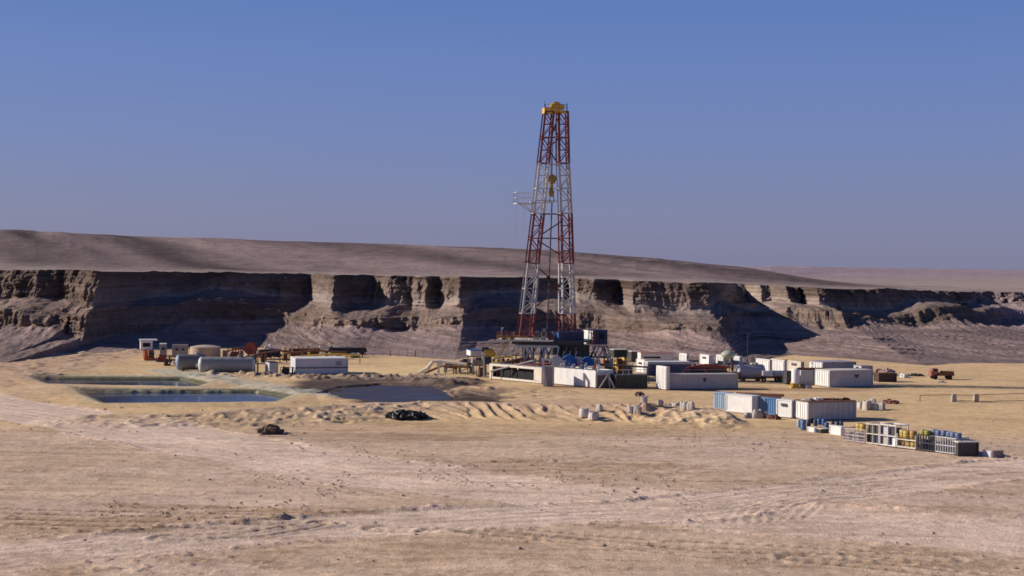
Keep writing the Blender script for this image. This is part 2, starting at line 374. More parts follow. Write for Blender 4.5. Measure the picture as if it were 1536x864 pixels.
def earth(name, bumps, spd=.5, rough=1.0, strata=False):
    m = bpy.data.materials.new(name); m.use_nodes = True; t = m.node_tree; L = t.links.new; b = t.nodes['Principled BSDF']
    b.inputs['Roughness'].default_value = rough; b.inputs['Specular IOR Level'].default_value = .1
    at_ = nn(t, 'ShaderNodeAttribute', attribute_name='tint'); g = nn(t, 'ShaderNodeNewGeometry')
    cur = at_.outputs['Color']
    for sc, amt in ((spd, .22), (spd*5, .20), (spd*.12, .15)):
        n = nn(t, 'ShaderNodeTexNoise'); n.inputs['Scale'].default_value = sc; n.inputs['Detail'].default_value = 6; n.inputs['Roughness'].default_value = .68; L(g.outputs['Position'], n.inputs['Vector'])
        r = nn(t, 'ShaderNodeMapRange'); r.inputs['From Min'].default_value = .3; r.inputs['From Max'].default_value = .7; r.inputs['To Min'].default_value = 1-amt; r.inputs['To Max'].default_value = 1+amt; L(n.outputs['Fac'], r.inputs['Value'])
        x = nn(t, 'ShaderNodeVectorMath', operation='SCALE'); L(cur, x.inputs[0]); L(r.outputs[0], x.inputs['Scale']); cur = x.outputs[0]
    if strata:
        mp = nn(t, 'ShaderNodeMapping'); mp.inputs['Scale'].default_value = (.02, .02, 1.6); L(g.outputs['Position'], mp.inputs['Vector'])
        n = nn(t, 'ShaderNodeTexNoise'); n.inputs['Scale'].default_value = 1; n.inputs['Detail'].default_value = 5; L(mp.outputs[0], n.inputs['Vector'])
        r = nn(t, 'ShaderNodeMapRange'); r.inputs['From Min'].default_value = .3; r.inputs['From Max'].default_value = .7; r.inputs['To Min'].default_value = .74; r.inputs['To Max'].default_value = 1.2; L(n.outputs['Fac'], r.inputs['Value'])
        x = nn(t, 'ShaderNodeVectorMath', operation='SCALE'); L(cur, x.inputs[0]); L(r.outputs[0], x.inputs['Scale']); cur = x.outputs[0]
    L(cur, b.inputs['Base Color']); prev = None
    for sc, dist, st in bumps:
        n = nn(t, 'ShaderNodeTexNoise'); n.inputs['Scale'].default_value = sc; n.inputs['Detail'].default_value = 6; n.inputs['Roughness'].default_value = .6; L(g.outputs['Position'], n.inputs['Vector'])
        bp = nn(t, 'ShaderNodeBump'); bp.inputs['Strength'].default_value = st; bp.inputs['Distance'].default_value = dist; L(n.outputs['Fac'], bp.inputs['Height'])
        if prev: L(prev, bp.inputs['Normal'])
        prev = bp.outputs[0]
    L(prev, b.inputs['Normal']); return m
SOIL = earth('sandy_soil', [(1.2, .2, .5), (5, .1, .75), (14, .05, .7)], spd=.6)
xs = np.concatenate([-np.geomspace(9000, 98, 34), np.arange(-96, 96.01, .22), np.geomspace(98, 9000, 34)])
ys = [-3000., -1200, -500, -200, -80, 0, 30, 50, 60, 66, 70]
y = 72.
while y < 345: ys.append(y); y += .19 if y < 130 else (.24 if y < 250 else .6)
ys += list(np.geomspace(347, 12000, 30)); ys = np.array(ys)
gX, gY = np.meshgrid(xs, ys)
_c = [ground_fn(gX[i:i+40], gY[i:i+40]) for i in range(0, len(ys), 40)]
gZ = np.concatenate([c[0] for c in _c]); gC = np.concatenate([c[1] for c in _c]); del _c
outer = sst(97, 140, np.abs(gX))+(gY > 340)+(gY < 70); gZ = np.where(outer > 0, gZ*(1-np.clip(outer, 0, 1)), gZ)
ground = grid_mesh('ground', gX, gY, gZ, gC, SOIL); tag(ground, 'pale sandy ground with vehicle tracks and graded roads', kind='structure', cat='ground')
# ------------------------------------------------------------------ pit water
def water(name, P, z, col, rough, label, mud=0.0):
    m = bpy.data.materials.new(name+'_surface'); m.use_nodes = True; t = m.node_tree; L = t.links.new; b = t.nodes['Principled BSDF']
    b.inputs['Base Color'].default_value = (*col, 1); b.inputs['Roughness'].default_value = rough; b.inputs['Specular IOR Level'].default_value = .5 if not mud else .22
    g = nn(t, 'ShaderNodeNewGeometry'); mp = nn(t, 'ShaderNodeMapping'); mp.inputs['Scale'].default_value = (.25, .6, 1); L(g.outputs['Position'], mp.inputs['Vector'])
    n = nn(t, 'ShaderNodeTexNoise'); n.inputs['Scale'].default_value = .5; n.inputs['Detail'].default_value = 6; L(mp.outputs[0], n.inputs['Vector'])
    if mud:
        r = nn(t, 'ShaderNodeMapRange'); r.inputs['From Min'].default_value = .42; r.inputs['From Max'].default_value = .62; L(n.outputs['Fac'], r.inputs['Value'])
        x = nn(t, 'ShaderNodeMix', data_type='RGBA'); x.inputs[6].default_value = (*col, 1); x.inputs[7].default_value = (.09, .07, .075, 1); L(r.outputs[0], x.inputs[0]); L(x.outputs[2], b.inputs['Base Color'])
        r2 = nn(t, 'ShaderNodeMapRange'); r2.inputs['To Min'].default_value = rough; r2.inputs['To Max'].default_value = rough+mud; r2.inputs['From Min'].default_value = .4; r2.inputs['From Max'].default_value = .65; L(n.outputs['Fac'], r2.inputs['Value']); L(r2.outputs[0], b.inputs['Roughness'])
    n2 = nn(t, 'ShaderNodeTexNoise'); n2.inputs['Scale'].default_value = 2.2; n2.inputs['Detail'].default_value = 3; L(g.outputs['Position'], n2.inputs['Vector'])
    bp = nn(t, 'ShaderNodeBump'); bp.inputs['Strength'].default_value = .25; bp.inputs['Distance'].default_value = .03; L(n2.outputs['Fac'], bp.inputs['Height']); L(bp.outputs[0], b.inputs['Normal'])
    cx = sum(p[0] for p in P)/len(P); cy = sum(p[1] for p in P)/len(P)
    vs = [(cx+(p[0]-cx)*1.04, cy+(p[1]-cy)*1.06, z) for p in P]
    mb = MB(); mb.add(vs, [tuple(range(len(vs)))[::1]])
    o = mb.build(name, m, origin=(cx, cy, z)); tag(o, label, 'pit water', kind='structure'); return o
water('pit_water', PITA, -.25, (.02, .03, .06), .12, 'strip of dark blue water in the far lined pit')
water('pit_water', PITB, -.25, (.02, .03, .075), .10, 'strip of deep blue water in the near lined pit')
water('pit_water', PITC, -.25, (.04, .033, .038), .3, 'purplish muddy water in the wide waste pit', mud=.35)
# ------------------------------------------------------------------ cliffs, plateau, hills
def interp(xq, pts):
    xp = [p[0] for p in pts]; yp = [p[1] for p in pts]; return np.interp(xq, xp, yp)
def px2x(px, Y=None): return (px-768)*(Y if Y else np.interp(px, [p[0] for p in RIM], [p[1] for p in RIM])-4)/2133
RIM = [(-900, 395), (-500, 380), (-200, 372), (0, 378), (60, 366), (100, 370), (140, 352), (156, 350), (164, 378), (230, 390), (300, 406), (400, 424), (466, 434), (484, 410), (504, 388), (530, 398), (560, 400), (585, 388), (620, 392), (640, 382), (660, 386), (690, 369), (702, 371), (710, 388), (780, 406), (850, 420),
       (866, 402), (890, 398), (930, 406), (944, 368), (1000, 369), (1030, 366), (1062, 364), (1070, 404), (1080, 432), (1098, 448), (1118, 450), (1134, 424), (1150, 428), (1180, 414), (1200, 422), (1222, 400), (1240, 398), (1250, 412), (1300, 420), (1390, 436), (1425, 444), (1440, 454), (1462, 476), (1500, 480), (1600, 474), (1900, 460), (2400, 470)]
ZR = [(-900, 19.), (0, 18.2), (400, 17.8), (860, 17.5), (1060, 16.8), (1250, 15.2), (1450, 14.2), (1560, 14.0), (2400, 14.)]
LOW = [(-900, 395), (-200, 374), (0, 378), (100, 368), (150, 354), (166, 352), (184, 376), (240, 390), (320, 404), (400, 418), (446, 426), (474, 412), (520, 398), (570, 393), (620, 396), (660, 390), (700, 384), (722, 396), (800, 404), (850, 400), (900, 394), (950, 380), (990, 368), (1040, 360), (1064, 359), (1084, 398), (1110, 418), (1160, 410), (1215, 404), (1240, 400), (1262, 412), (1330, 418), (1400, 430), (1460, 455), (1536, 470), (2400, 470)]
LOWX = [(px2x(a, b), b) for a, b in LOW]
RIMX = [(px2x(a, b), b) for a, b in RIM]; ZRX = [(px2x(a), b) for a, b in ZR]
x0 = np.arange(-340, 340.01, .3)
# three wall profiles (offset in front of the rim, height fraction), blended along the wall
KO = np.array([[92, 76, 58, 42, 30, 22, 20, 18.5, 9, 3.6, 2.6, 1.4, 0], [92, 76, 58, 44, 34, 27, 24.5, 23, 13, 4, 2.9, 1.6, 0], [100, 84, 66, 50, 36, 23, 19, 16.5, 12, 4, 2.9, 1.6, 0]], float)
KZ = np.array([[-.03, 0, .035, .08, .13, .19, .34, .50, .57, .62, .75, .9, 1], [-.03, 0, .05, .12, .19, .27, .36, .45, .55, .64, .77, .9, 1], [-.03, 0, .08, .19, .32, .45, .53, .61, .635, .68, .8, .92, 1]], float)
cnt = [4, 9, 10, 10, 12, 13, 12, 9, 9, 14, 16, 14]
V = np.concatenate([np.arange(c)/c+k for k, c in enumerate(cnt)]+[[12.]])
back = [1, 2, 3.5, 5.5, 8, 11, 15, 20, 26, 33, 42, 52, 64, 78, 94, 112, 130, 150, 170, 190, 210, 230, 250, 270, 290, 310, 330, 350, 370, 390, 410, 430, 450, 475, 500, 540, 600, 680, 780, 900, 1050, 1250, 1500, 1700, 1900, 2100, 2300, 2600, 3200, 4500, 8000, 14000]
XX = x0[None, :]; VV = V[:, None]
wC = sst(px2x(1060), px2x(1160), XX); wA = np.maximum(sst(px2x(450), px2x(400), XX)*(1-.5*sst(px2x(170), px2x(130), XX)), .0); wB = 1-np.maximum(wC, wA)
O = sum(w_*np.interp(V, np.arange(13), KO[k])[:, None] for k, w_ in enumerate((wA, wB, wC))); FR = sum(w_*np.interp(V, np.arange(13), KZ[k])[:, None] for k, w_ in enumerate((wA, wB, wC)))
yr = interp(XX, RIMX); zr = interp(XX, ZRX)+.35*fbm(XX/7, XX*0, 191, 3)+.3*vn(XX/28, XX*0, 193)
yr = yr+1.6*fbm(XX/4, XX*0, 195, 3)
up = sst(4.7, 5.4, VV)+0*FR; upper = sst(8.2, 9.3, VV)+0*FR
AMP = interp(XX, [(px2x(a), b) for a, b in ((-900, 1), (0, 1.15), (150, 1.1), (170, .3), (330, .35), (450, .45), (490, 1.15), (690, 1.2), (706, .3), (850, .4), (880, .8), (1000, .7), (1060, .3), (1130, .9), (1230, 1.2), (1250, .5), (1400, .6), (1460, 1.3), (2400, 1.3))])
# facets and buttresses along the wall
butt = 3.4*rid(XX/8.5+.6*FR, FR*1.2, 201, 3)+1.5*rid(XX/3.1-FR*1.5, FR*2.5, 203, 3)
butt2 = 3.4*rid(XX/13.+4, FR*1.5, 205, 3)+.9*rid(XX/2.7, FR*3, 207, 3)
butt3 = 3.6*vn(XX/7.3, FR*.8, 208)
ledge = .32*vn(XX/16, FR*26, 209)+.2*vn(XX/6, FR*50, 211)+1.0*fbm(XX/1.6, FR*12, 213, 4, .6)
wob = AMP*(upper*(butt+.6*butt3)+(1-upper)*up*(butt2+2.2*vn(XX/18, FR*0, 214)))
dkA = 1
wall = (sst(8.8, 9.3, VV)*(1-sst(11.8, 12., VV)*.6)+sst(4.8, 5.3, VV)*(1-sst(6.8, 7.2, VV)))*np.clip(AMP, .7, 1)*1.3
# talus fans with gullies
fan = (1-up)
sk = XX-(.25+.95*sst(px2x(480), px2x(900), XX))*(O-20)
gul = rid(sk/6.5+1.2*fbm(XX/25, O/30, 221, 2), O/60, 223, 3)
cone = 6.5*vn(XX/26, O*0, 225)+3.5*vn(XX/11, O*0, 227)
tal = fan*sst(1.0, 2.2, VV)*((1+.35*wC)*gul*1.5*np.sin(np.clip(VV/5, 0, 1)*PI)*1.3+cone*(1-sst(1.2, 5, VV))+.8*fbm(sk/1.8, O/9, 229, 4))
sm_front = interp(XX, [(px2x(-400), 0), (px2x(1150), 0), (px2x(1260), 16), (px2x(1400), 28), (px2x(1536), 42), (px2x(2000), 42)])  # long gentle aprons at right
yl = interp(XX, LOWX)+3.5*vn(XX/15, XX*0, 197)+1.2*fbm(XX/4, XX*0, 199, 3); kU = sst(7.2, 9.0, VV)
Yc = yr*kU+yl*(1-kU)-(O+wob+wall*ledge+tal)-fan*(1-sst(1, 5, VV))*sm_front
benchdip = (2.2*vn(XX/21, FR*0, 231)+.9*vn(XX/7, FR*0, 230))*sst(5.5, 7.5, VV)*(1-sst(8.5, 11.5, VV))
rag = (1.7*vn(XX/14, XX*0, 232)+.5*fbm(XX/2.2, FR*8, 233, 3))*1.4*sst(3.6, 5, VV)*(1-sst(5.8, 7.2, VV))
hc = FR*(zr+1.0*0)
Zc = hc+benchdip+rag+(.26-.1*wC)*fbm(sk/1.3, O/4, 235, 3)*(1-up)*sst(1, 2, VV)+.5*fbm(XX/3, O/3, 236, 3)*sst(6.8, 7.3, VV)*(1-sst(8.8, 9.2, VV))+.28*fbm(XX/2, FR*20, 237, 3)*sst(9, 10, VV)
Xc = XX+.35*fbm(XX/1.6, FR*30, 239, 3)*up
# sand ramp in the gap at px 1070-1130
rampw = np.exp(-((XX-px2x(1102))/4.6)**2); Yc = Yc-rampw*sst(.3, .8, 1-FR)*6*upper
Bk = np.array(back)[:, None]
kb = sst(4, 140, Bk); Yb = yr*(1-kb)+412*kb+Bk
Yb = Yb-wob[-1:, :]*np.exp(-Bk/4)
Xb = XX*(1+np.maximum(0, Bk-8)/400.)
def hills_fn(X, Y):
    a = X/Y
    z0 = interp(XX, ZRX)+0*Y
    gentle = .5*fbm(X/30, Y/40, 251, 3)
    # long hill: foot at Y~foot(x), crest at Y~crest(x)
    crest = interp(X, [(-500, 33), (-300, 21), (-175, 17.5), (-90, 15.8), (0, 13.6), (40, 11.8), (90, 8.8), (112, 6.6), (130, 3.2), (145, .9), (165, 0)])
    foot = 440+.0*X; t = sst(0, 1, (Y-foot)/330.)
    ribs = rid((X+.35*(Y-600))/46+.8*fbm(X/120, Y/160, 255, 2), Y/900, 257, 3)
    z = crest*t+ribs*crest*.2*np.sin(np.clip((Y-foot)/330., 0, 1)*PI)
    z = z*(1-sst(900, 2600, Y)*.9)
    # far mesa
    mesa = sst(2150, 2320, Y)*interp(X, [(-3000, 0), (300, 0), (420, 14.5), (900, 13.5), (1300, 12.), (2400, 10), (5000, 9)])*(1-sst(4600, 9000, Y)*.5)
    mesa2 = sst(1450, 1650, Y)*interp(X, [(-3000, 0), (480, 0), (640, 4.2), (1100, 4.8), (2400, 5)])
    base = z0+(3.0-.0*z0)*sst(400, 2200, Y)*sst(-100, 200, X)
    z = base+z+np.maximum(mesa, mesa2)*(1+.05*fbm(X/160, Y/100, 259, 3))+gentle*sst(400, 430, Y)*.6
    return z, t
Zb, tt = hills_fn(Xb, Yb)
Zb = np.where(Bk < 8, Zb*1.0, Zb)
# colours
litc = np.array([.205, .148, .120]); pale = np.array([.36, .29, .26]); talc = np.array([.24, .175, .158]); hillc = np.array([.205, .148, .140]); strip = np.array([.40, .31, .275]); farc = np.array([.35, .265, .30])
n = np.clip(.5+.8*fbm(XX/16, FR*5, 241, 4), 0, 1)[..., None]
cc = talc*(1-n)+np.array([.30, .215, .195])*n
shade_tone = (upper*sst(-.3, .5, fbm(XX/6, FR*9, 242, 4)))[..., None]*.35  # upper wall colour darkened in noisy patches to deepen its shade
band = np.exp(-((VV-7.1)/.25)**2)*sst(-.1, .5, fbm(XX/18, XX*0, 243, 3))*np.clip(AMP, .2, 1)  # pale ledge band, its colour weakened where the wall lies in shade
up3 = (up*(1-.6*sst(7.3, 7.8, VV)*(1-sst(8.6, 9, VV))))[..., None]; cc = cc*(1-up3)+(litc*(.7+.6*n))*up3; cc = cc*(1-shade_tone)
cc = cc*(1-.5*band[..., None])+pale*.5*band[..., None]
lowpale = (np.exp(-((VV-9.2)/.7)**2)*sst(px2x(175), px2x(150), XX)*.75)[..., None]; cc = cc*(1-lowpale)+pale*lowpale
farp = (sst(px2x(1442), px2x(1470), XX)*.75)[..., None]; cc = cc*(1-farp)+np.array([.33, .25, .25])*farp  # far right wall lightened, haze put into its colour
st = (gul*.5+.5)[..., None]*fan[..., None]; cc = cc*(1+.7*(st-.5)*fan[..., None])
darkb = (sst(10, 11.6, VV)*.25+0*FR)[..., None]; cc = cc*(1-darkb)  # shade of the upper wall painted in, darkest at the rim
rm = np.exp(-((XX-px2x(1102))/6)**2)*sst(7, 8, VV)*(1-sst(11.8, 12, VV)); cc = cc*(1-rm[..., None])+np.array([.42, .33, .27])*rm[..., None]
cb = np.ones(Xb.shape+(3,))*strip
hn_dummy = 0
hb = (sst(445, 490, Yb+25*fbm(Xb/60, Yb/60, 261, 3))*interp(Xb, [(-500, 1), (118, 1), (150, 0), (500, 0)]))[..., None]
hn = (fbm((Xb+.45*Yb)/30, Yb/260, 263, 4)*.5+.5+.35*np.maximum(0, rid((Xb+.7*Yb)/95, Yb/500, 265, 1)-.72)/.28)[..., None]; hn = np.clip(.5+(hn-.5)*2.1, 0, 1.2)  # diagonal path streaks, with ridge light and gully shade painted in
cb = cb*(1-hb)+hillc*(.45+1.1*hn)*hb
fb = sst(900, 2300, Yb)[..., None]; cb = cb*(1-fb)+farc*fb  # distance haze blended into the plateau colour as lavender
ROCK = earth('cliff_rock', [(.5, .7, .5), (2.2, .35, .7)], spd=.25, strata=True)
HILL = earth('hill_soil', [(.06, 3.0, .5), (.3, .8, .5)], spd=.04)
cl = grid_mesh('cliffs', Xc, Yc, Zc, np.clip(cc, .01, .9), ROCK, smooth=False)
tag(cl, 'layered brown cliffs with talus slopes at their foot', kind='structure')
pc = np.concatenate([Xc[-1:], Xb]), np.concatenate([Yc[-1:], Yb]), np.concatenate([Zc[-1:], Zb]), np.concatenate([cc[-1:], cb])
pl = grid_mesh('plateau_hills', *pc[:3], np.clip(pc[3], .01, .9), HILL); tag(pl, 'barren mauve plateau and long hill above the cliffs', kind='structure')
# ------------------------------------------------------------------ light
SUNE, SUNA = 24.5, 171.0      # elevation; direction towards the sun, degrees from +X
w = bpy.data.worlds.new('World'); C.world = w; w.use_nodes = True; t = w.node_tree; L = t.links.new
bg = t.nodes['Background']
sky = nn(t, 'ShaderNodeTexSky'); sky.sky_type = 'NISHITA'; sky.sun_disc = False; sky.sun_elevation = math.radians(SUNE); sky.sun_rotation = math.radians(90-SUNA); sky.air_density = 1.0; sky.dust_density = 1.0; sky.ozone_density = 2.0
tc = nn(t, 'ShaderNodeTexCoord'); sp = nn(t, 'ShaderNodeSeparateXYZ'); L(tc.outputs['Generated'], sp.inputs[0])
rp = nn(t, 'ShaderNodeValToRGB'); L(sp.outputs['Z'], rp.inputs[0])
e = rp.color_ramp.elements
stops = [(0.0, (127, 127, 158)), (.035, (124, 129, 167)), (.09, (112, 129, 182)), (.15, (100, 126, 188)), (.21, (84, 117, 183)), (.42, (42, 68, 130)), (1.0, (22, 40, 88))]
while len(e) < len(stops): e.new(.5)
for el, (p, c) in zip(e, stops): el.position = p; el.color = (*lin([v/255 for v in c]), 1)
mul = nn(t, 'ShaderNodeVectorMath', operation='SCALE'); L(rp.outputs[0], mul.inputs[0]); mul.inputs['Scale'].default_value = 1/.1
mx = nn(t, 'ShaderNodeMix', data_type='RGBA'); mx.inputs[0].default_value = .88; L(sky.outputs[0], mx.inputs[6]); L(mul.outputs[0], mx.inputs[7])
L(mx.outputs[2], bg.inputs['Color']); bg.inputs['Strength'].default_value = .1
sl = bpy.data.lights.new('sun', 'SUN'); sl.energy = 5.0; sl.angle = math.radians(.5); sl.color = (1, .91, .80)
so = bpy.data.objects.new('sun', sl); COL.objects.link(so)
sd_ = Vector((math.cos(math.radians(SUNA))*math.cos(math.radians(SUNE)), math.sin(math.radians(SUNA))*math.cos(math.radians(SUNE)), math.sin(math.radians(SUNE))))
so.rotation_euler = sd_.to_track_quat('Z', 'Y').to_euler()
C.view_settings.view_transform = 'Standard'; C.view_settings.look = 'None'; C.view_settings.exposure = 0
C.cycles.max_bounces = 5; C.cycles.diffuse_bounces = 1; C.cycles.filter_width = 1.65
# ------------------------------------------------------------------ objects
def yawed(a):
    a = math.radians(a); return Vector((math.cos(a), math.sin(a), 0)), Vector((-math.sin(a), math.cos(a), 0))
def solve(p, d, px):
    lo, hi = 0.3, 40.0; s = 1 if pix(p+d*5)[0] > pix(p)[0] else -1
    for _ in range(40):
        m = (lo+hi)/2
        if (pix(p+d*m)[0]-px)*s < 0: lo = m
        else: hi = m
    return lo
def spot(c, l, r, top, yaw, mx=None, mw=None, z=0.0):
    p = G(c[0], c[1], z); p.z = z
    u, v = yawed(yaw)
    L = solve(p, u, r) if r is not None else mx
    W = solve(p, v, l) if l is not None else mw
    if mx: L = min(L, mx)
    if mw: W = min(W, mw)
    H = solve_h(p, top)
    return p, L, W, H
def solve_h(p, top):
    lo, hi = .1, 60
    for _ in range(40):
        m = (lo+hi)/2
        if pix(p+Vector((0, 0, m)))[1] > top: lo = m
        else: hi = m
    return lo
def panel(mb, a, b, z0, z1, n, dep, pitch=.34):
    "corrugated vertical sheet from a to b"
    a = Vector(a); b = Vector(b); d = b-a; L = d.length; d.normalize(); k = max(2, int(L/pitch)); pts = []
    for i in range(k):
        t = L/k*i
        for tt, o in ((0, 0), (.28, 0), (.5, -dep), (.78, -dep)): pts.append(a+d*(t+tt*L/k)+n*o)
    pts.append(b)
    vs = [Vector((p.x, p.y, z0)) for p in pts]+[Vector((p.x, p.y, z1)) for p in pts]; m = len(pts)
    mb.add(vs, [(i, i+1, m+i+1, m+i) for i in range(m-1)])
GROUPS = {}
def container(name, label, cat, c, l, r, top, yaw, mat=WHITE, fmat=None, mx=None, mw=None, lift=.15, corr=True, doors='end', group=None, roofmat=None, windows=0, z=0.0, endmat=None, vent=False, emblem=None, junk=False, pitch=.36, dep=.06):
    p, L, W, H = spot(c, l, r, top, yaw, mx, mw, z); u, v = yawed(yaw); fmat = fmat or mat
    t = thing(name, p, label, cat, group, math.radians(yaw))
    z0 = p.z+lift; z1 = p.z+H-.02
    P = lambda x, y, zz: p+u*x+v*y+Vector((0, 0, zz-p.z))
    b = MB(); e = .05
    cor = [P(e, e, 0), P(L-e, e, 0), P(L-e, W-e, 0), P(e, W-e, 0)]; ns = [-v, u, v, -u]
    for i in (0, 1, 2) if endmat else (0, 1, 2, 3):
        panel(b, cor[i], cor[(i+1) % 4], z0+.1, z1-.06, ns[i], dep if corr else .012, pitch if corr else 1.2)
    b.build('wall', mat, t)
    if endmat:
        b = MB(); panel(b, cor[3], cor[0], z0+.1, z1-.06, ns[3], .06, .36); b.build('end_wall', endmat, t)  # sunlit end coloured lighter than the shaded walls
    b = MB(); R = Matrix.Rotation(math.radians(yaw), 3, 'Z')
    b.box(P(L/2, W/2, z1), (L+.02, W+.02, .12), R); b.build('roof', roofmat or mat, t)
    b = MB()
    for x in (.06, L-.06):
        for y in (.06, W-.06): b.box(P(x, y, (z0+z1)/2-.03), (.16, .16, z1-z0-.065), R)
    for y in (.03, W-.03): b.box(P(L/2, y, z0+.05), (L-.3, .12, .16), R)
    for x in (.03, L-.03): b.box(P(x, W/2, z0+.05), (.12, W-.3, .16), R)
    b.build('frame', fmat, t)
    if lift > .05:
        b = MB()
        for y in (.35, W-.35): b.box(P(L/2, y, p.z+lift/2-.06), (L-.1, .25, lift+.08), R).cut()
        b.each('skid', DARK, t)
    if doors == 'end' and W > 1.6:
        hh = z1-z0-.35
        for k in (0, 1):
            b = MB(); b.box(P(-.035, W*(.27+.46*k), z0+.12+hh/2), (.06, W*.42, hh), R); d = b.build('door', endmat or mat, t)
            b = MB()
            for q in (.2, .33): b.bar(P(-.09, W*(q if k == 0 else 1-q), z0+.15), P(-.09, W*(q if k == 0 else 1-q), z1-.2), .035).cut()
            b.each('locking_bar', GREY, d)
    if doors == 'side':
        b = MB(); x = L*.3; b.box(P(x, -.03, z0+1.05), (.85, .05, 1.95), R); d = b.build('door', fmat, t)
        b = MB(); b.box(P(x+.3, -.08, z0+1.0), (.05, .05, .14), R); b.build('handle', DARK, d)
    for k in range(windows):
        x = L*(k+.8)/(windows+.6)
        b = MB(); b.box(P(x, -.02, z0+(z1-z0)*.6), (.8, .05, .62), R); f = b.build('window', GREYW, t)
        b = MB(); b.box(P(x, -.055, z0+(z1-z0)*.6), (.66, .03, .48), R); b.build('pane', BLACK, f)
    if vent:
        b = MB(); b.box(P(-.06, W*.5, z0+(z1-z0)*.72), (.1, W*.35, .38), R); b.build('vent', DARK, t)
    if emblem:
        # triangular dark mark on the long side
        x = L*emblem; zc = z0+(z1-z0)*.62; s = .5 if name == 'emblem_container' else .3
        b = MB(); a = [P(x-s, -.03, zc+.28), P(x+s, -.03, zc+.28), P(x+.12, -.03, zc-.3), P(x-.12, -.03, zc-.3)]
        b.add(a, [(0, 3, 2, 1)]); a2 = [q-v*.02 for q in a]; b.add(a2, [(0, 3, 2, 1)]); b.build('emblem', DARK, t)
    return t, P, L, W, H
def drum(c, r, h, mat, label, group, cat='drum', ax=(0, 0, 1)):
    b = MB(); b.lathe(c, ax, [(0, r*.96), (.02*h, r), (.3*h, r), (.32*h, r*1.05), (.35*h, r), (.64*h, r), (.66*h, r*1.05), (.69*h, r), (.97*h, r), (h, r*.96)], 14)
    return tag(b.build('drum', mat, origin=c), label, cat, group)
def tank_h(name, c0, yaw, L, r, matb, matc, label, cat='tank', saddle=True, z=0.0, hatch=True):
    "horizontal cylinder; c0 = ground point under the near end"
    u, v = yawed(yaw); p = Vector(c0); p.z = z; t = thing(name, p, label, cat, None, math.radians(yaw)); a = p+Vector((0, 0, r+.25))
    b = MB(); b.tube(a, a+u*L, r, 28, cap=False)
    for k in range(1, 5): b.tube(a+u*(L*k/5-.04), a+u*(L*k/5+.04), r*1.015, 28, cap=False)
    b.build('shell', matb, t)
    for s, q, ax in ((0, a, -u), (1, a+u*L, u)):
        b = MB(); b.lathe(q, ax, [(0, r), (.12*r, r*.97), (.25*r, r*.86), (.36*r, r*.6), (.42*r, r*.25), (.43*r, .02)], 28); b.build('end_cap', matc, t)
    for k in (.18, .82):
        b = MB(); b.box(p+u*(L*k)+Vector((0, 0, .3+r*.1)), (.35, r*1.6, .6+r*.2), Matrix.Rotation(math.radians(yaw), 3, 'Z')); b.build('saddle', DARK, t)
    if hatch:
        b = MB(); b.tube(a+u*(L*.75)+Vector((0, 0, r-.05)), a+u*(L*.75)+Vector((0, 0, r+.3)), .35, 12); b.build('hatch', GREY, t)
        b = MB(); q = a-u*(.40*r)-Vector((0, 0, r*.1)); b.tube(q, q-u*.45, .3, 12); b.build('manhole', GREYW, t)
    return t
def skid_machine(label, cat, c, l, r, top, yaw, body, acc, mx=None, mw=None, seed=0, name='engine_unit', z=0.0, group=None):
    p, L, W, H = spot(c, l, r, top, yaw, mx, mw, z); u, v = yawed(yaw); R = Matrix.Rotation(math.radians(yaw), 3, 'Z')
    P = lambda x, y, zz: p+u*x+v*y+Vector((0, 0, zz)); rr = random.Random(seed)
    t = thing(name, p, label, cat, group, math.radians(yaw))
    b = MB()
    for y in (.12*W, .88*W): b.box(P(L/2, y, .15), (L, .22, .3), R)
    for k in range(4): b.box(P(L*(k+.5)/4, W/2, .2), (.18, W*.7, .16), R)
    b.build('skid', DARK, t)
    b = MB(); h = H*.55; b.box(P(L*.4, W/2, .3+h/2), (L*.5, W*.55, h), R); b.box(P(L*.4, W/2, .3+h+.1), (L*.42, W*.35, .22), R)
    for k in range(4): b.box(P(L*(.2+.13*k), W*.2, .3+h*.5), (.12, .12, h*.7), R)
    b.build('engine_block', body, t)
    b = MB(); b.box(P(L*.85, W/2, .3+H*.34), (L*.12, W*.8, H*.68), R); b.build('radiator', acc, t)
    b = MB(); b.tube(P(L*.3, W*.5, .3+h), P(L*.3, W*.5, H-.1), .12, 8); b.tube(P(L*.3, W*.5, H-.1), P(L*.2, W*.5, H), .12, 8); b.tube(P(L*.36, W*.5, .3+h*1.05), P(L*.6, W*.5, .3+h*1.05), .16, 8); b.build('exhaust_pipe', RUST, t)
    b = MB(); b.tube(P(L*.1, W*.5, .3+H*.25), P(L*.16, W*.5, .3+H*.25), H*.22, 14); b.build('flywheel_guard', acc, t)
    b = MB()
    for x in (0.03*L, .97*L):
        for y in (.05*W, .95*W): b.bar(P(x, y, .3), P(x, y, H*.93), .09)
    for y in (.05*W, .95*W): b.bar(P(.03*L, y, H*.93), P(.97*L, y, H*.93), .08)
    b.build('cage_frame', acc, t)
    return t
def railing(mb, pts, h=1.05, w=.06, step=1.5):
    for a, b in zip(pts[:-1], pts[1:]):
        a = Vector(a); b = Vector(b); n = max(1, int((b-a).length/step))
        for i in range(n+1): q = a.lerp(b, i/n); mb.bar(q, q+Vector((0, 0, h)), w)
        for k in (.5, 1): mb.bar(a+Vector((0, 0, h*k)), b+Vector((0, 0, h*k)), w)
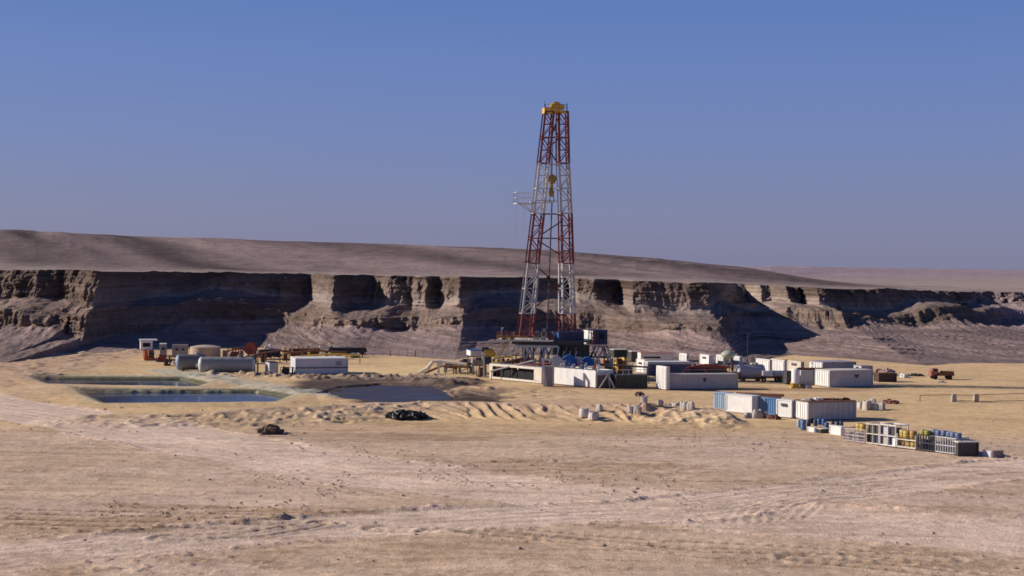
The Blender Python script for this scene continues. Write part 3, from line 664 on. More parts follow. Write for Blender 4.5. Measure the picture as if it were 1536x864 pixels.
# ---------------------------------------------------------- drilling rig
YD = 256.0; PM = F/YD
RX = at(825, 575, YD).x
MDULL = paint('mast_dull_white', (.46, .45, .46), dirt=.4, rust=.3)  # duller white for all but the upper left white band
rig = thing('drilling_rig', (RX, YD, 0), 'tall red and white lattice drilling rig with yellow crown standing on its grey substructure', 'drilling rig')
e1, e2 = yawed(14)
def col_pt(px, py, dy=0.0): return at(px, py, YD+dy)
levels = [504, 470, 395, 320, 245, 168]
LC = {504: (787, 23.2), 470: (790.5, 21.5), 395: (798.2, 18.6), 320: (806.7, 17.6), 245: (814.5, 16.4), 168: (822.7, 15.2)}
RC = {504: (851, 23.5), 470: (850.3, 22), 395: (849.2, 20), 320: (847.5, 18.6), 245: (844, 18), 168: (843, 16.6)}
def truss(cols, dy, side):
    names = ['red', 'white', 'red', 'white', 'red']
    for k in range(5):
        y0, y1 = levels[k], levels[k+1]
        npan = {0: 2, 1: 4, 2: 4, 3: 4, 4: 4}[k]
        mb = MB(); ends = []
        for yy in (y0, y1):
            cx, wpx = cols[yy]; c = col_pt(cx, yy, dy); wd = wpx/PM/1.16
            ends.append([c+e1*(sx*wd/2)+e2*(sy*wd*.55) for sx, sy in ((-1, -1), (1, -1), (1, 1), (-1, 1))])
        for i in range(4): mb.bar(ends[0][i], ends[1][i], .36 if i < 2 else .22)
        for j in range(npan+1):
            ring = [ends[0][i].lerp(ends[1][i], j/npan) for i in range(4)]
            if not (j == npan and k < 4):
                for i in range(4):
                    if i in (0, 1) or j % 2 == 0: mb.bar(ring[i], ring[(i+1) % 4], .2 if i == 0 else .13)
            if j < npan:
                nx = [ends[0][i].lerp(ends[1][i], (j+1)/npan) for i in range(4)]
                for i in range(4):
                    if i == 3: continue
                    th = .18 if i == 0 else .13
                    if (j+(i == 0)) % 2: mb.bar(ring[i], nx[(i+1) % 4], th)
                    else: mb.bar(ring[(i+1) % 4], nx[i], th)
                    if k == 0 and i == 0: mb.bar(ring[(i+1) % 4] if (j+i) % 2 else ring[i], nx[i] if (j+i) % 2 else nx[(i+1) % 4], .1)
        o = mb.build('mast_section', MRED if names[k] == 'red' else (MWHITE if (k == 3 and side == 'left') else MDULL), rig)
        o['label'] = '%s lattice section of the %s mast column' % (names[k], side)
truss(LC, 0, 'left'); truss(RC, 1.6, 'right')
# cross bracing at the back of the mast
mb = MB(); bk = 2.4
def lp(px, py): return at(px, py, YD+bk)
for a, b in (((812, 321), (840, 321)), ((806, 357), (842, 358)), ((806, 360), (840, 382)), ((812, 352), (842, 332)), ((800, 478), (840, 479)), ((803, 470), (838, 492)), ((803, 492), (838, 470)), ((826, 206), (837, 206)), ((824, 225), (836, 245)), ((829, 200), (836, 178)), ((803, 398), (840, 430)), ((801, 430), (840, 430)), ((800, 462), (840, 432)), ((826, 183), (838, 205)), ((822, 222), (838, 208))):
    mb.bar(lp(*a), lp(*b), .22).cut()
mb.each('cross_brace', paint('dark_red_steel', (.10, .035, .035), dirt=.4), rig)
mb = MB()
for a, b in (((813, 283), (838, 283)), ((818, 246), (835, 247)), ((812, 300), (838, 302))): mb.bar(lp(*a), lp(*b), .16).cut()
mb.each('cross_brace', MWHITE, rig)
# crown
ct = at(833, 168, YD+.8)
mb = MB(); Rg = Matrix.Rotation(math.radians(14), 3, 'Z')
mb.box(at(823.5, 166.5, YD), (2.1, 1.8, 1.0), Rg); mb.box(at(843, 168, YD+1.6), (2.0, 1.8, .35), Rg); mb.box(at(833, 168, YD+.8), (3.4, 1.4, .3), Rg)
mb.build('crown_platform', YELLOW, rig)
mb = MB()
for k in range(4): q = at(833, 161, YD+.8)+e2*(-.75+.5*k); mb.tube(q-e2*.12, q+e2*.12, .95, 18)
mb.box(at(833, 156.5, YD+.8), (1.0, 2.2, .25), Rg); mb.box(at(841.5, 161, YD+1.2), (.9, 1.2, .8), Rg)
mb.build('crown_sheave', YELLOW, rig)
mb = MB(); h = Vector((0, 0, 1.1))
q = [at(817, 168, YD-1.2)+Vector((0, 0, .3)), at(850, 169, YD-.2)+Vector((0, 0, .3)), at(851, 168, YD+3)+Vector((0, 0, .3)), at(818, 168, YD+2)+Vector((0, 0, .3))]
railing(mb, q+[q[0]], 1.1, .05, 1.3); mb.bar(at(817, 168, YD), at(816.5, 150, YD), .07); mb.bar(at(850, 168, YD+1), at(850, 153, YD+1), .07); mb.build('crown_railing', RUST, rig)
# monkey board
mb = MB(); a = at(772, 306, YD-1.6); Lm = 3.4
mb.box(at(786, 305.5, YD-1.2), (3.3, 2.6, .16), Rg); mb.box(at(804, 304, YD-1.5), (2.2, .8, .12), Rg)
mb.bar(at(779, 306, YD-1.8), at(796, 318, YD-.4), .12); mb.bar(at(786, 306, YD+.2), at(797, 318, YD+.4), .12)
board = mb.build('monkey_board', MWHITE, rig)
mb = MB(); c0 = at(786, 305, YD-1.2)
q = [c0+e1*sx*1.6+e2*sy*1.25 for sx, sy in ((1, -1), (-1, -1), (-1, 1), (1, 1))]; railing(mb, q, 1.9, .06, .8)
mb.build('railing', CREAM, board)
mb = MB(); q = at(817, 303, YD-1.2)
for k in range(6): mb.bar(q+e2*(k*.35-.6), q+e2*(k*.35-.6)+e1*1.6, .08)
mb.build('racking_finger', YELLOW, rig)
# light yellow ropes below the board
mb = MB(); mb.bar(at(774, 308, YD-1), at(773, 355, YD-1), .05); mb.cut().bar(at(786, 308, YD-1), at(785, 350, YD-1), .05); mb.each('hoist_rope', CREAM, rig)
# ladder
mb = MB()
A_, B_ = at(858, 500, YD+3), at(850, 175, YD+3)
for s in (-.25, .25): mb.bar(A_+e2*s, B_+e2*s, .06)
for k in range(70): q = A_.lerp(B_, k/70); mb.bar(q-e2*.25, q+e2*.25, .04)
mb.build('ladder', GREY, rig)
# drill floor
fz = at(0, 509, YD).z
fc = Vector((at(818, 509, YD).x, YD+1, 0)); fz = pix((fc.x, fc.y, 0))[1]
zfl = solve_h(Vector((fc.x, fc.y-4, 0)), 510)
yr_ = 42; u4, v4 = yawed(yr_); R4 = Matrix.Rotation(math.radians(yr_), 3, 'Z')
e5, e6 = yawed(-6); R5 = Matrix.Rotation(math.radians(-6), 3, 'Z')
mb = MB(); mb.box((at(790, 510, YD).x, YD, zfl-.12), (10.2, 8.5, .24), R5); mb.build('drill_floor', CREAM, rig)
mb = MB(); mb.box((at(851, 510, YD).x, YD, zfl-.16), (8.2, 8.3, .3), R5); mb.build('drill_floor', DARK, rig)
mb = MB(); mb.box((at(822, 510, YD).x, YD, zfl-.5), (12.3, 8.0, .5), R5); mb.build('floor_beam', DARK, rig)
mb = MB(); c0 = Vector((at(806, 510, YD).x, YD, zfl))
q = [c0+e5*sx*7.0+e6*sy*4.1 for sx, sy in ((1, 1), (-1, 1), (-1, -1), (.1, -1))]; railing(mb, q, 1.15, .09, 1.3); mb.build('floor_railing', RED, rig)
q = [c0+e5*sx*7.05+e6*sy*4.15+Vector((0, 0, .12)) for sx, sy in ((-1, 1), (-1, -1), (-.2, -1))]
mb = MB(); railing(mb, q, .55, .08, 3); mb.build('toe_board', YELLOW, rig)
# substructure: white A frames in front, darker ones behind
for dy, mat, nm in ((-4, SILVER, 'front'), (3.6, GREY, 'rear')):
    mb = MB(); zt = zfl-1.1
    xs_ = [at(p, 550, YD+dy).x for p in (782, 794, 806, 818, 830)]
    for i, x in enumerate(xs_):
        mb.bar((x, YD+dy, .3), (x+(.9 if i % 2 == 0 else -.9), YD+dy, zt), .32)
        if i+1 < len(xs_):
            mb.bar((x, YD+dy, .3+(i % 2)*(zt-.5)), (xs_[i+1], YD+dy, .3+((i+1) % 2)*(zt-.5)), .26)
            mb.bar((x, YD+dy, 2.8), (xs_[i+1], YD+dy, 2.8), .22)
            mb.bar((x, YD+dy, zt*.5 if i % 2 else .3), (xs_[i+1], YD+dy, zt if i % 2 else zt*.55), .2)
    mb.bar((xs_[0]-.4, YD+dy, .3), (xs_[-1]+9, YD+dy, .3), .4); mb.bar((xs_[0]-.8, YD+dy, zt), (xs_[-1]+.8, YD+dy, zt), .4)
    for k in range(3): mb.bar((xs_[-1]+.6+k*1.1, YD+dy, .4), (xs_[-1]+1.9+k*1.1, YD+dy, zt-.8), .22)
    mb.build('substructure_truss', mat, rig)
mb = MB()
for x in (784, 800, 816, 830, 848, 862): 
    X1 = at(x, 550, YD).x
    mb.bar((X1, YD-4, .4), (X1, YD+3.6, 5.2), .22); mb.bar((X1, YD-4, zfl-1.2), (X1, YD+3.6, 1.), .2)
mb.build('substructure_brace', GREY, rig)
# right-hand truss legs with pale panels
mb = MB()
for a, b in (((884, 519), (872, 546)), ((888, 519), (899, 548)), ((899, 520), (885, 548)), ((902, 520), (916, 545)), ((911, 519), (918, 548)), ((890, 519), (912, 520)), ((878, 547), (918, 549)), ((906, 520), (893, 549))):
    mb.bar(at(*a, YD+1), at(*b, YD+1), .28)
mb.build('raising_frame', SILVER, rig)
mb = MB()
for a, b in (((893, 520), (880, 548)), ((905, 519), (915, 548)), ((880, 535), (915, 536))): mb.bar(at(*a, YD+3), at(*b, YD+3), .34).cut()
mb.each('raising_frame', DARK, rig)
mb = MB()
A_, B_ = at(735, 548, YD-2), at(762, 512, YD-2); A_.z = .6
for s in (-.45, .45): mb.bar(A_+e6*s, B_+e6*s, .16)
for k in range(22): q = A_.lerp(B_, k/22); mb.box(q, (.3, .95, .05))
mb.build('stairway', YELLOW, rig)
mb = MB()
for s in (-.45, .45):
    mb.bar(A_+e6*s+Vector((0, 0, 1)), B_+e6*s+Vector((0, 0, 1)), .07)
    for k in range(5): q = A_.lerp(B_, k/4)+e6*s; mb.bar(q, q+Vector((0, 0, 1)), .06)
mb.build('stair_rail', YELLOW, rig)
mb = MB()
for a, b in (((752, 512), (750, 548)), ((764, 512), (758, 535)), ((776, 512), (768, 530)), ((762, 530), (784, 519)), ((752, 533), (778, 531))): mb.bar(at(*a, YD-2.5), at(*b, YD-2.5), .2)
mb.build('platform_support', CREAM, rig)
# V-door ramp and pale clutter at the left of the floor
mb = MB(); mb.box(at(772, 541, YD-3), (5.5, 2.2, .5), Matrix.Rotation(math.radians(-14), 3, 'Y')); mb.build('catwalk_ramp', RUST, rig)
mb = MB()
for a, b in (((748, 503), (748, 512)), ((753, 499), (753, 512)), ((760, 501), (760, 512)), ((771, 498), (771, 512))): mb.bar(at(*a, YD-3), at(*b, YD-3), .22).cut()
mb.each('floor_post', CREAM, rig)
# things on the drill floor / hanging from the mast
tb = thing('travelling_block', at(826, 285, YD+.8), 'yellowish travelling block hanging high between the two mast columns', 'travelling block')
mb = MB(); c = at(828, 268, YD+.8)
for k in range(3): q = c+e2*(k*.35-.35); mb.tube(q-e2*.1, q+e2*.1, .75, 16)
mb.box(c-Vector((0, 0, .3)), (.95, 1.2, 1.1), Rg); mb.build('sheave_block', paint('block_yellow', (.34, .23, .05), dirt=.6), tb)
mb = MB(); c = at(827, 282, YD+.8); mb.lathe(c-Vector((0, 0, 1.6)), (0, 0, 1), [(0, .25), (.3, .5), (.9, .55), (1.3, .35), (2.6, .3), (2.9, .45)], 12); mb.build('hook', paint('block_yellow', (.34, .23, .05)), tb)
mb = MB()
for s in (-.3, .3): mb.bar(at(827, 286, YD+.8)+e1*s, at(828, 303, YD+.8)+e1*s*1.4, .13)
mb.build('elevator_link', DARK, tb)
ds = thing('drill_string', at(822, 505, YD+.8), 'long thin dark pipe hanging down the open middle of the mast', 'drill pipe')
mb = MB(); mb.tube(at(828, 303, YD+.8), at(820.5, 505, YD+.8), .12, 8); mb.build('pipe', DARK, ds)
mb = MB(); q = at(822.5, 414, YD+.8); mb.tube(q, q-Vector((0, 0, .8)), .32, 10); mb.build('pipe_joint', BLACK, ds)
mb = MB(); 
for k in range(6): mb.bar(at(829+k*.8-2, 162, YD+.8), at(827+k*.5-1, 262, YD+.8), .045)
dl = mb.build('drilling_line', DARK, origin=at(828, 262, YD+.8)); tag(dl, 'bundle of thin wire lines running down from the yellow crown to the block', 'wire lines')
dw, P, L, W, H = container('drawworks_house', 'bright and navy blue machinery house on the right side of the drill floor', 'machinery house', (837, 519), 829, 875, 498, 18, NAVY, BLUE, corr=False, doors=None, lift=.1, endmat=BLUE, z=zfl-1.3) if False else (None,)*5
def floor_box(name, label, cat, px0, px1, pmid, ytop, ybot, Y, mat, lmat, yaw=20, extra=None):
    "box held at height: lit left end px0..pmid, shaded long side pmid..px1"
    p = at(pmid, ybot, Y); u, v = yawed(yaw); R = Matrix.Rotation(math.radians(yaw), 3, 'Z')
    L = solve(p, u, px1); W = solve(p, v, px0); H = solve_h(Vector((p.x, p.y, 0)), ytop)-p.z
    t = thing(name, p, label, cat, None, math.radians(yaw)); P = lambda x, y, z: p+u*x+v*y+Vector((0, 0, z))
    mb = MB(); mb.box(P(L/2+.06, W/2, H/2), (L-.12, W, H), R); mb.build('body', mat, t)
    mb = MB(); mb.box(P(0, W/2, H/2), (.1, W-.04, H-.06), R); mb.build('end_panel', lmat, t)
    mb = MB()
    for x in np.linspace(.1, L-.1, 5): mb.box(P(x, -.04, H/2), (.1, .08, H-.1), R)
    mb.build('rib', mat, t)
    mb = MB(); mb.box(P(L/2, W/2, H+.05), (L+.15, W+.15, .1), R); mb.build('roof', extra or mat, t)
    return t, P, L, W, H
floor_box('drawworks_house', 'blue machinery house sitting on the right side of the drill floor', 'machinery house', 828, 876, 838, 499, 519, YD-3.5, NAVY, BLUE)  # navy body holds the blue house's shade, blue end panel its lit face
t, P, L, W, H = floor_box('doghouse', 'small white and dark cabin with a red stripe raised right of the rig floor', 'cabin', 876, 911, 889, 496, 517, YD+1, NAVY, WHITE)  # shaded long side coloured navy, sunlit end white
mb = MB(); mb.box(P(.25, -.11, H/2), (.5, .06, H-.05), Matrix.Rotation(math.radians(20), 3, 'Z')); mb.build('stripe', RED, t)
mb = MB(); mb.box(P(L*.6, -.11, H*.6), (L*.3, .05, H*.4), Matrix.Rotation(math.radians(20), 3, 'Z')); mb.build('window', BLACK, t)
# machinery below and around
floor_box('pump_skid_cover', 'dark green block of machinery under the blue house beside the rig', 'machinery', 832, 884, 842, 519, 541, YD-2, DGREEN, DGREEN)
VBLUE = paint('vivid_blue', (.03, .13, .42), dirt=.2, dirtcol=(.05, .08, .2))
def blue_machine(label, px0, px1, py0, py1, Y, mat, seed):
    rr = random.Random(seed); p0 = at((px0+px1)/2, py1, Y); w = (px1-px0)/PM; h = (py1-py0)/PM
    t = thing('mud_pump', (p0.x, p0.y, 0), label, 'mud pump')
    mb = MB(); mb.box(p0+Vector((-w*.2, 0, h*.3)), (w*.5, 1.8, h*.6)); mb.box(p0+Vector((w*.25, 0, h*.22)), (w*.45, 1.3, h*.44)); mb.build('pump_body', mat, t)
    mb = MB(); q = p0+Vector((-w*.15, 0, h*.55))
    mb.tube(q-Vector((0, .8, 0)), q+Vector((0, .8, 0)), h*.42, 18); mb.build('gear_case', mat, t)
    mb = MB()
    for k in range(3): q = p0+Vector((w*(.15+.13*k), -.5, h*.45)); mb.tube(q, q+Vector((0, 0, h*.35)), .18, 8)
    mb.path([p0+Vector((w*.15, -.5, h*.8)), p0+Vector((w*.5, -.5, h*.8)), p0+Vector((w*.55, -.5, 0))], .12); mb.build('discharge_pipe', SILVER, t)
    mb = MB(); mb.box((p0.x, p0.y, p0.z/2), (w*1.05, 2.2, max(.2, p0.z))); mb.build('skid', DARK, t)
    return t
blue_machine('bright blue mud pump in the shade right of the rig substructure', 844, 872, 532, 556, YD-8, VBLUE, 1)
blue_machine('dark blue mud pump at the right end of the pump row', 872, 899, 535, 558, YD-7, VBLUE, 2)
blue_machine('silvery valve pump close to the white strutted frame', 828, 845, 533, 556, YD-8, SILVER, 3)
b = MB(); c = G(819, 580); 
gt = thing('strut_frame', c, 'grey steel strut and tank between the two long white tanks', 'steel frame')
mb = MB(); mb.bar(c, c+Vector((-.6, 0, 4.6)), .35); mb.bar(c+Vector((1.2, .4, 0)), c+Vector((1.2, .4, 4.3)), .3); mb.bar(c+Vector((-.6, 0, 4.5)), c+Vector((1.3, .4, 4.5)), .35); mb.build('strut', SILVER, gt)
mb = MB(); mb.box(c+Vector((.3, 1.2, 1.7)), (1.5, 1.6, 3.4)); mb.build('tank_body', GREY, gt)
# ---------------------------------------------------------- rig side tanks
def open_tank(label, c, l, r, top, yaw, mat, opening=True, mx=None, mw=None, name='mud_tank', clutter=0):
    p, L, W, H = spot(c, l, r, top, yaw, mx, mw); u, v = yawed(yaw); R = Matrix.Rotation(math.radians(yaw), 3, 'Z')
    P = lambda x, y, zz: p+u*x+v*y+Vector((0, 0, zz)); t = thing(name, p, label, 'tank', None, math.radians(yaw))
    mb = MB(); 
    if opening:
        # lit face is x=0 running along y; frame round an opening
        mb.box(P(.1, W/2, H-.2), (.2, W, .4), R); mb.box(P(.1, W/2, .3), (.2, W, .36), R)
        mb.box(P(.1, W*.07, H/2-.01), (.2, W*.14, H-.81), R); mb.box(P(.1, W*.97, H/2-.01), (.2, W*.06, H-.81), R); mb.box(P(.08, W*.45, H-.5), (.1, .2, .35), R)
        mb.box(P(L/2+.1, .08, H/2+.05), (L-.22, .16, H-.1), R); mb.box(P(L/2+.1, W-.08, H/2+.05), (L-.22, .16, H-.1), R); mb.build('wall', mat, t)
        mb = MB(); mb.box(P(.9, W*.55, H/2), (.1, W*.86, H-.8), R); mb.build('opening_back', BLACK, t)
        mb = MB(); mb.box(P(L/2+.1, W/2, H-.06), (L-.25, W-.35, .1), R); mb.build('deck', GREY, t)
    else:
        panel(mb, P(0, W, 0), P(0, 0, 0), p.z+.15, p.z+H, -u, .02, 1.6); panel(mb, P(0, 0, 0), P(L, 0, 0), p.z+.15, p.z+H, -v, .02, 1.6); panel(mb, P(L, 0, 0), P(L, W, 0), p.z+.15, p.z+H, u, .02, 1.6); panel(mb, P(L, W, 0), P(0, W, 0), p.z+.15, p.z+H, v, .02, 1.6); mb.build('wall', mat, t)
        mb = MB(); mb.box(P(L/2, W/2, H-.2), (L-.1, W-.1, .1), R); mb.build('deck', GREY, t)
    mb = MB()
    for x in (.35, L-.35): mb.box(P(x, W/2, .07), (.25, W, .2), R).cut()
    mb.each('skid', DARK, t)
    return t, P, L, W, H
open_tank('long white steel tank with a wide dark opening left of the rig base', (812, 576), 734, None, 551.5, 42, CREAM, True, mx=2.8)
ta, Pa, La, Wa, Ha = open_tank('plain long white steel tank in front of the rig base', (893, 582.5), 826, None, 556, 42, WHITE, False, mx=4.2)
rr = random.Random(3)
for k in range(11):      # small fittings along the tank top
    q = Pa(.5+rr.random()*2.5, Wa*(k+.5)/11, Ha-.15); h = .5+rr.random()*.8
    m = [WHITE, RED, GREYW, BLUE, SACK][k % 5]; mb = MB()
    mb.tube(q, q+Vector((0, 0, h)), .16, 8); mb.box(q+Vector((0, 0, h)), (.55, .4, .3)); mb.tube(q+Vector((-.4, 0, h*.5)), q+Vector((.4, 0, h*.5)), .12, 8)
    nmc = ['white', 'red', 'pale grey', 'blue', 'dusty'][k % 5]
    pos = ['at the far left end', 'second from the left', 'third from the left', 'fourth from the left', 'left of the middle', 'at the middle', 'just right of the middle', 'fourth from the right', 'third from the right', 'second from the right', 'at the near right end'][k]
    tag(mb.build('valve', m, origin=q), '%s valve fitting %s on top of the long white rig tank' % (nmc, pos), 'valve', 'valve fittings on the white rig tank')
t, P, L, W, H = container('equipment_skid', 'steel skid coloured dark as shaded, with a bright top edge, ending the white rig tank', 'steel skid', (897.5, 582.5), 894.5, 914, 562, 28, paint('shaded_purple_steel', (.12, .09, .1)), corr=False, doors=None, roofmat=CREAM, mw=3)  # dark purple wall colour stands for the tank row's shaded end face
t, P, L, W, H = container('equipment_skid', 'black-green steel skid with rails on top between the rig tank and the tall white box', 'steel skid', (924, 583), 915, 971, 563, 14, DGREEN, DARK, corr=True, doors=None, roofmat=DARK, mw=3)
mb = MB()
for x in np.linspace(.2, L-.2, 6): mb.bar(P(x, .1, H+P(0, 0, 0).z*0), P(x, .1, H+.9), .07)
mb.bar(P(.2, .1, H+.9), P(L-.2, .1, H+.9), .08); mb.build('top_rail', CREAM, t)
c = G(911, 584)
mb = MB(); tp = c+Vector((.1, .5, 2.3)); mb.bar(c+Vector((-1.4, 0, 0)), tp, .16); mb.bar(c+Vector((1.3, 0, 0)), tp, .28); mb.bar(c+Vector((.5, 0, 0)), tp, .14); mb.box(tp, (.4, .4, .4))
tag(mb.build('tripod_brace', GREY, origin=c), 'grey A shaped steel brace leaning before the dark skids', 'brace')
def cl(name, label, cat, c, l, r, top, yaw, mat, **k): return container(name, label, cat, c, l, r, top, yaw, mat, **k)
cl('storage_box', 'tall white steel box at the left end of the long grey tank', 'container', (999, 585.5), 978, 1004, 550.5, 22, WHITE, corr=False, mx=.9, mw=3.4)
t, P, L, W, H = cl('mud_tank', 'long flat-sided grey tank with a small dark emblem right of the tall white box', 'tank', (1002, 584.6), None, 1107, 562, 13, paint('tank_grey', (.5, .48, .47), dirt=.35), corr=False, doors=None, mw=2.6, emblem=.52)
cl('control_panel_cabin', 'boxy white cabin with dark patches behind the black-green skid', 'cabin', (966, 560), 944, 972, 540, 25, WHITE, corr=False, doors=None, mx=1.6, mw=3, windows=0, vent=True)
skid_machine('engine unit in an orange and yellow cage left of the boxy white cabin', 'engine', (905, 566), 897, 922, 529, 24, ORANGE, YELLOW, mw=2.2, seed=5, z=0)
skid_machine('tall engine unit in a yellow cage with rusty block and dark roof', 'engine', (925, 563), 917, 943, 527, 24, RUST, YELLOW, mw=2.4, seed=6)
floor_box('shade_roof', 'flat dark green canopy with a thin pale edge over the caged engines', 'canopy', 915, 941, 921, 525, 536, YD+7, DGREEN, DGREEN, 15, CREAM)
# ---------------------------------------------------------- rear camp trailers
DIMN = paint('shaded_navy_wall', (.10, .11, .18), dirt=.3); VIO = paint('shaded_violet_wall', (.36, .33, .40), dirt=.3); PINKR = paint('pink_red_roof', (.55, .22, .18), dirt=.4)  # navy and violet tones put the shade of the long sides into colour
cam_ = [
 ('trailer', 'long shade-coloured navy trailer with a lit white upper strip behind the tall white box', (972, 563), 962, 1036, 543, 10, DIMN, dict(roofmat=WHITE, corr=False, doors=None, mw=3, endmat=GREYW)),
 ('cabin', 'long low cabin with a reddish roof edge behind the navy trailer', (961, 548), 950, 1010, 529, 8, WHITE, dict(roofmat=PINKR, corr=False, doors=None, mw=3)),
 ('cabin', 'small dark cabin with a white roof at the left end of the camp', (947, 543), 938, 962, 527, 12, DARK, dict(roofmat=CREAM, corr=False, doors=None, mw=2.5)),
 ('cabin', 'short bright white cabin right of the reddish roofed cabin', (1030, 545), 1012, 1033, 531, 20, WHITE, dict(corr=False, mw=3.5, mx=2.5)),
 ('cabin', 'white cabin with dark window left of the elevated water tank', (1063, 549), 1045, 1069, 533, 20, WHITE, dict(corr=False, vent=True, doors=None, mw=4, mx=2.5)),
 ('cabin', 'white cabin directly behind the elevated water tank', (1088, 549), 1070, 1093, 533.5, 20, WHITE, dict(corr=False, mw=4, mx=2.5)),
 ('cabin', 'white cabin just right of the elevated water tank', (1109, 549), 1098, 1114, 535, 20, WHITE, dict(corr=False, mw=3, mx=2.5)),
 ('camp_container', 'big white camp container behind the flatbed trailer', (1154, 565), 1131, 1158, 540, 20, WHITE, dict(mw=5, mx=2.5)),
 ('camp_container', 'white camp container between two thin dark poles', (1176, 562), 1156, 1180, 541, 20, WHITE, dict(mw=5, mx=2.5)),
 ('camp_container', 'white camp container with a brown opening right of the two poles', (1201, 560), 1181, 1206, 543, 20, CREAM, dict(mw=5, mx=2.5, vent=True, doors=None)),
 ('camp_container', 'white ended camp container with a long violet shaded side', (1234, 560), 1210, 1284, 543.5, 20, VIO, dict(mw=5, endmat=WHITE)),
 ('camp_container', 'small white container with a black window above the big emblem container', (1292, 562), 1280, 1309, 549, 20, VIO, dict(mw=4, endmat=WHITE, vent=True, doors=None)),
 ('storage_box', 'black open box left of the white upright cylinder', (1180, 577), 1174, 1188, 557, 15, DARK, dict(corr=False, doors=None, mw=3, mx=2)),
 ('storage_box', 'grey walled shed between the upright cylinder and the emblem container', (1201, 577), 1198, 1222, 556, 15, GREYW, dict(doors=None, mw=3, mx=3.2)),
 ('emblem_container', 'large white container with a dark triangular emblem on its shaded long side', (1244, 581.5), 1218, 1309.5, 556, 24, paint('container_shade_grey', (.58, .56, .56), dirt=.3), dict(mw=4, endmat=WHITE, roofmat=CREAM, emblem=.62)),  # white container: grey walls carry the shade, white end the sun
 # left camp
 ('storage_box', 'small white box with a dark lid between the silver tank and the long white cabin', (404, 562.5), 386, 417, 543.5, 22, GREYW, dict(corr=False, doors=None, endmat=WHITE, roofmat=DARK, mw=3.5)),  # white box with shade put into its grey sides, sunlit end white
 ('long_cabin', 'long pale corrugated cabin with a dark line along its side at the pits', (443, 562), 427, 522, 538, 18, paint('shaded_lavender_wall', (.68, .68, .72), dirt=.2), dict(endmat=WHITE, roofmat=WHITE, mw=6, doors=None)),  # lavender colour stands for the white cabin's shaded side
 ('cabin', 'white roofed cabin with dark windows right of the orange skid', (240, 535), 228, 250, 516, 15, GREY, dict(endmat=WHITE, roofmat=WHITE, corr=False, doors=None, mw=3, windows=1)),
 ('cabin', 'grey cabin with a cream roof left of the round tan tank', (258, 536), 250, 282, 517, 12, GREY, dict(endmat=WHITE, roofmat=CREAM, corr=False, doors=None, mw=3, windows=2)),
]
for nm, lb, c, l, r, top, yaw, mat, kw in cam_:
    cat = 'container' if 'container' in nm else ('trailer' if nm == 'trailer' else ('box' if nm == 'storage_box' else 'cabin'))
    g = 'white cabins and containers of the camp' if nm in ('cabin', 'camp_container') else None
    t, P, L, W, H = container(nm, lb, cat, c, l, r, top, yaw, mat, group=g, **kw)
    if nm == 'long_cabin':
        mb = MB(); R = Matrix.Rotation(math.radians(yaw), 3, 'Z'); mb.box(P(L/2, -.05, P(0, 0, 0).z+H*.42), (L, .08, .16), R); mb.build('dark_line', DARK, t)
        mb = MB(); mb.box(P(L*.82, -.06, P(0, 0, 0).z+H*.68), (.9, .06, .7), R); mb.build('air_conditioner', GREY, t)
    if 'navy trailer' in lb:
        mb = MB(); mb.box(P(L/2, -.05, H-.25), (L, .07, .35), Matrix.Rotation(math.radians(yaw), 3, 'Z')); mb.build('upper_strip', CREAM, t)  # sunlit top edge painted as a pale strip
    if 'reddish roof' in lb:
        mb = MB(); mb.box(P(L*.35, -.08, H*.62), (L*.5, .06, .3), Matrix.Rotation(math.radians(yaw), 3, 'Z')); mb.build('window_band', BLACK, t)

# ---------------------------------------------------------- dense machinery round the rig foot
DR = paint('dark_red', (.12, .03, .03), dirt=.4)
den = [((752, 566), 742, 768, 534, 'yellow caged pump unit behind the left end of the tank with the opening', RED, YELLOW, 41), ((772, 563), 765, 786, 532, 'dark unit with red block behind the middle of the tank with the opening', RED, DARK, 42),
 ((790, 566), 783, 806, 528, 'grey caged unit at the left foot of the white substructure struts', GREY, SILVER, 43), ((812, 566), 806, 828, 526, 'dark red unit inside the white substructure struts', DR, RED, 44),
 ((838, 563), 831, 850, 522, 'black engine unit under the blue machinery house, left of two', DARK, BLACK, 45), ((856, 564), 850, 874, 523, 'dark green engine unit under the blue machinery house, right of two', DGREEN, DARK, 46),
 ((880, 562), 873, 892, 527, 'pale grey engine unit behind the silver struts below the small cabin', GREYW, SILVER, 47), ((888, 570), 882, 900, 548, 'rusty low unit right behind the white rig tank', RUST, ORANGE, 48),
 ((940, 566), 934, 950, 541, 'dusty brown unit right of the tall yellow cage', paint('dusty_brown', (.25, .17, .13), dirt=.5), GREY, 49), ((905, 574), 899, 926, 553, 'orange pump unit sunk behind the black-green skid', ORANGE, DARK, 50),
 ((718, 566), 712, 730, 548, 'low rusty unit in the dusty ground beside the stout pale post', RUST, RUST, 51), ((1016, 561), 1008, 1034, 543, 'dark pump unit behind the left part of the long grey tank', DARK, GREY, 52)]
for c, l, r, top, lb, m1, m2, sd in den: skid_machine(lb, 'engine', c, l, r, top, 14, m1, m2, mw=2.2, seed=sd, group='machinery units round the rig foot')
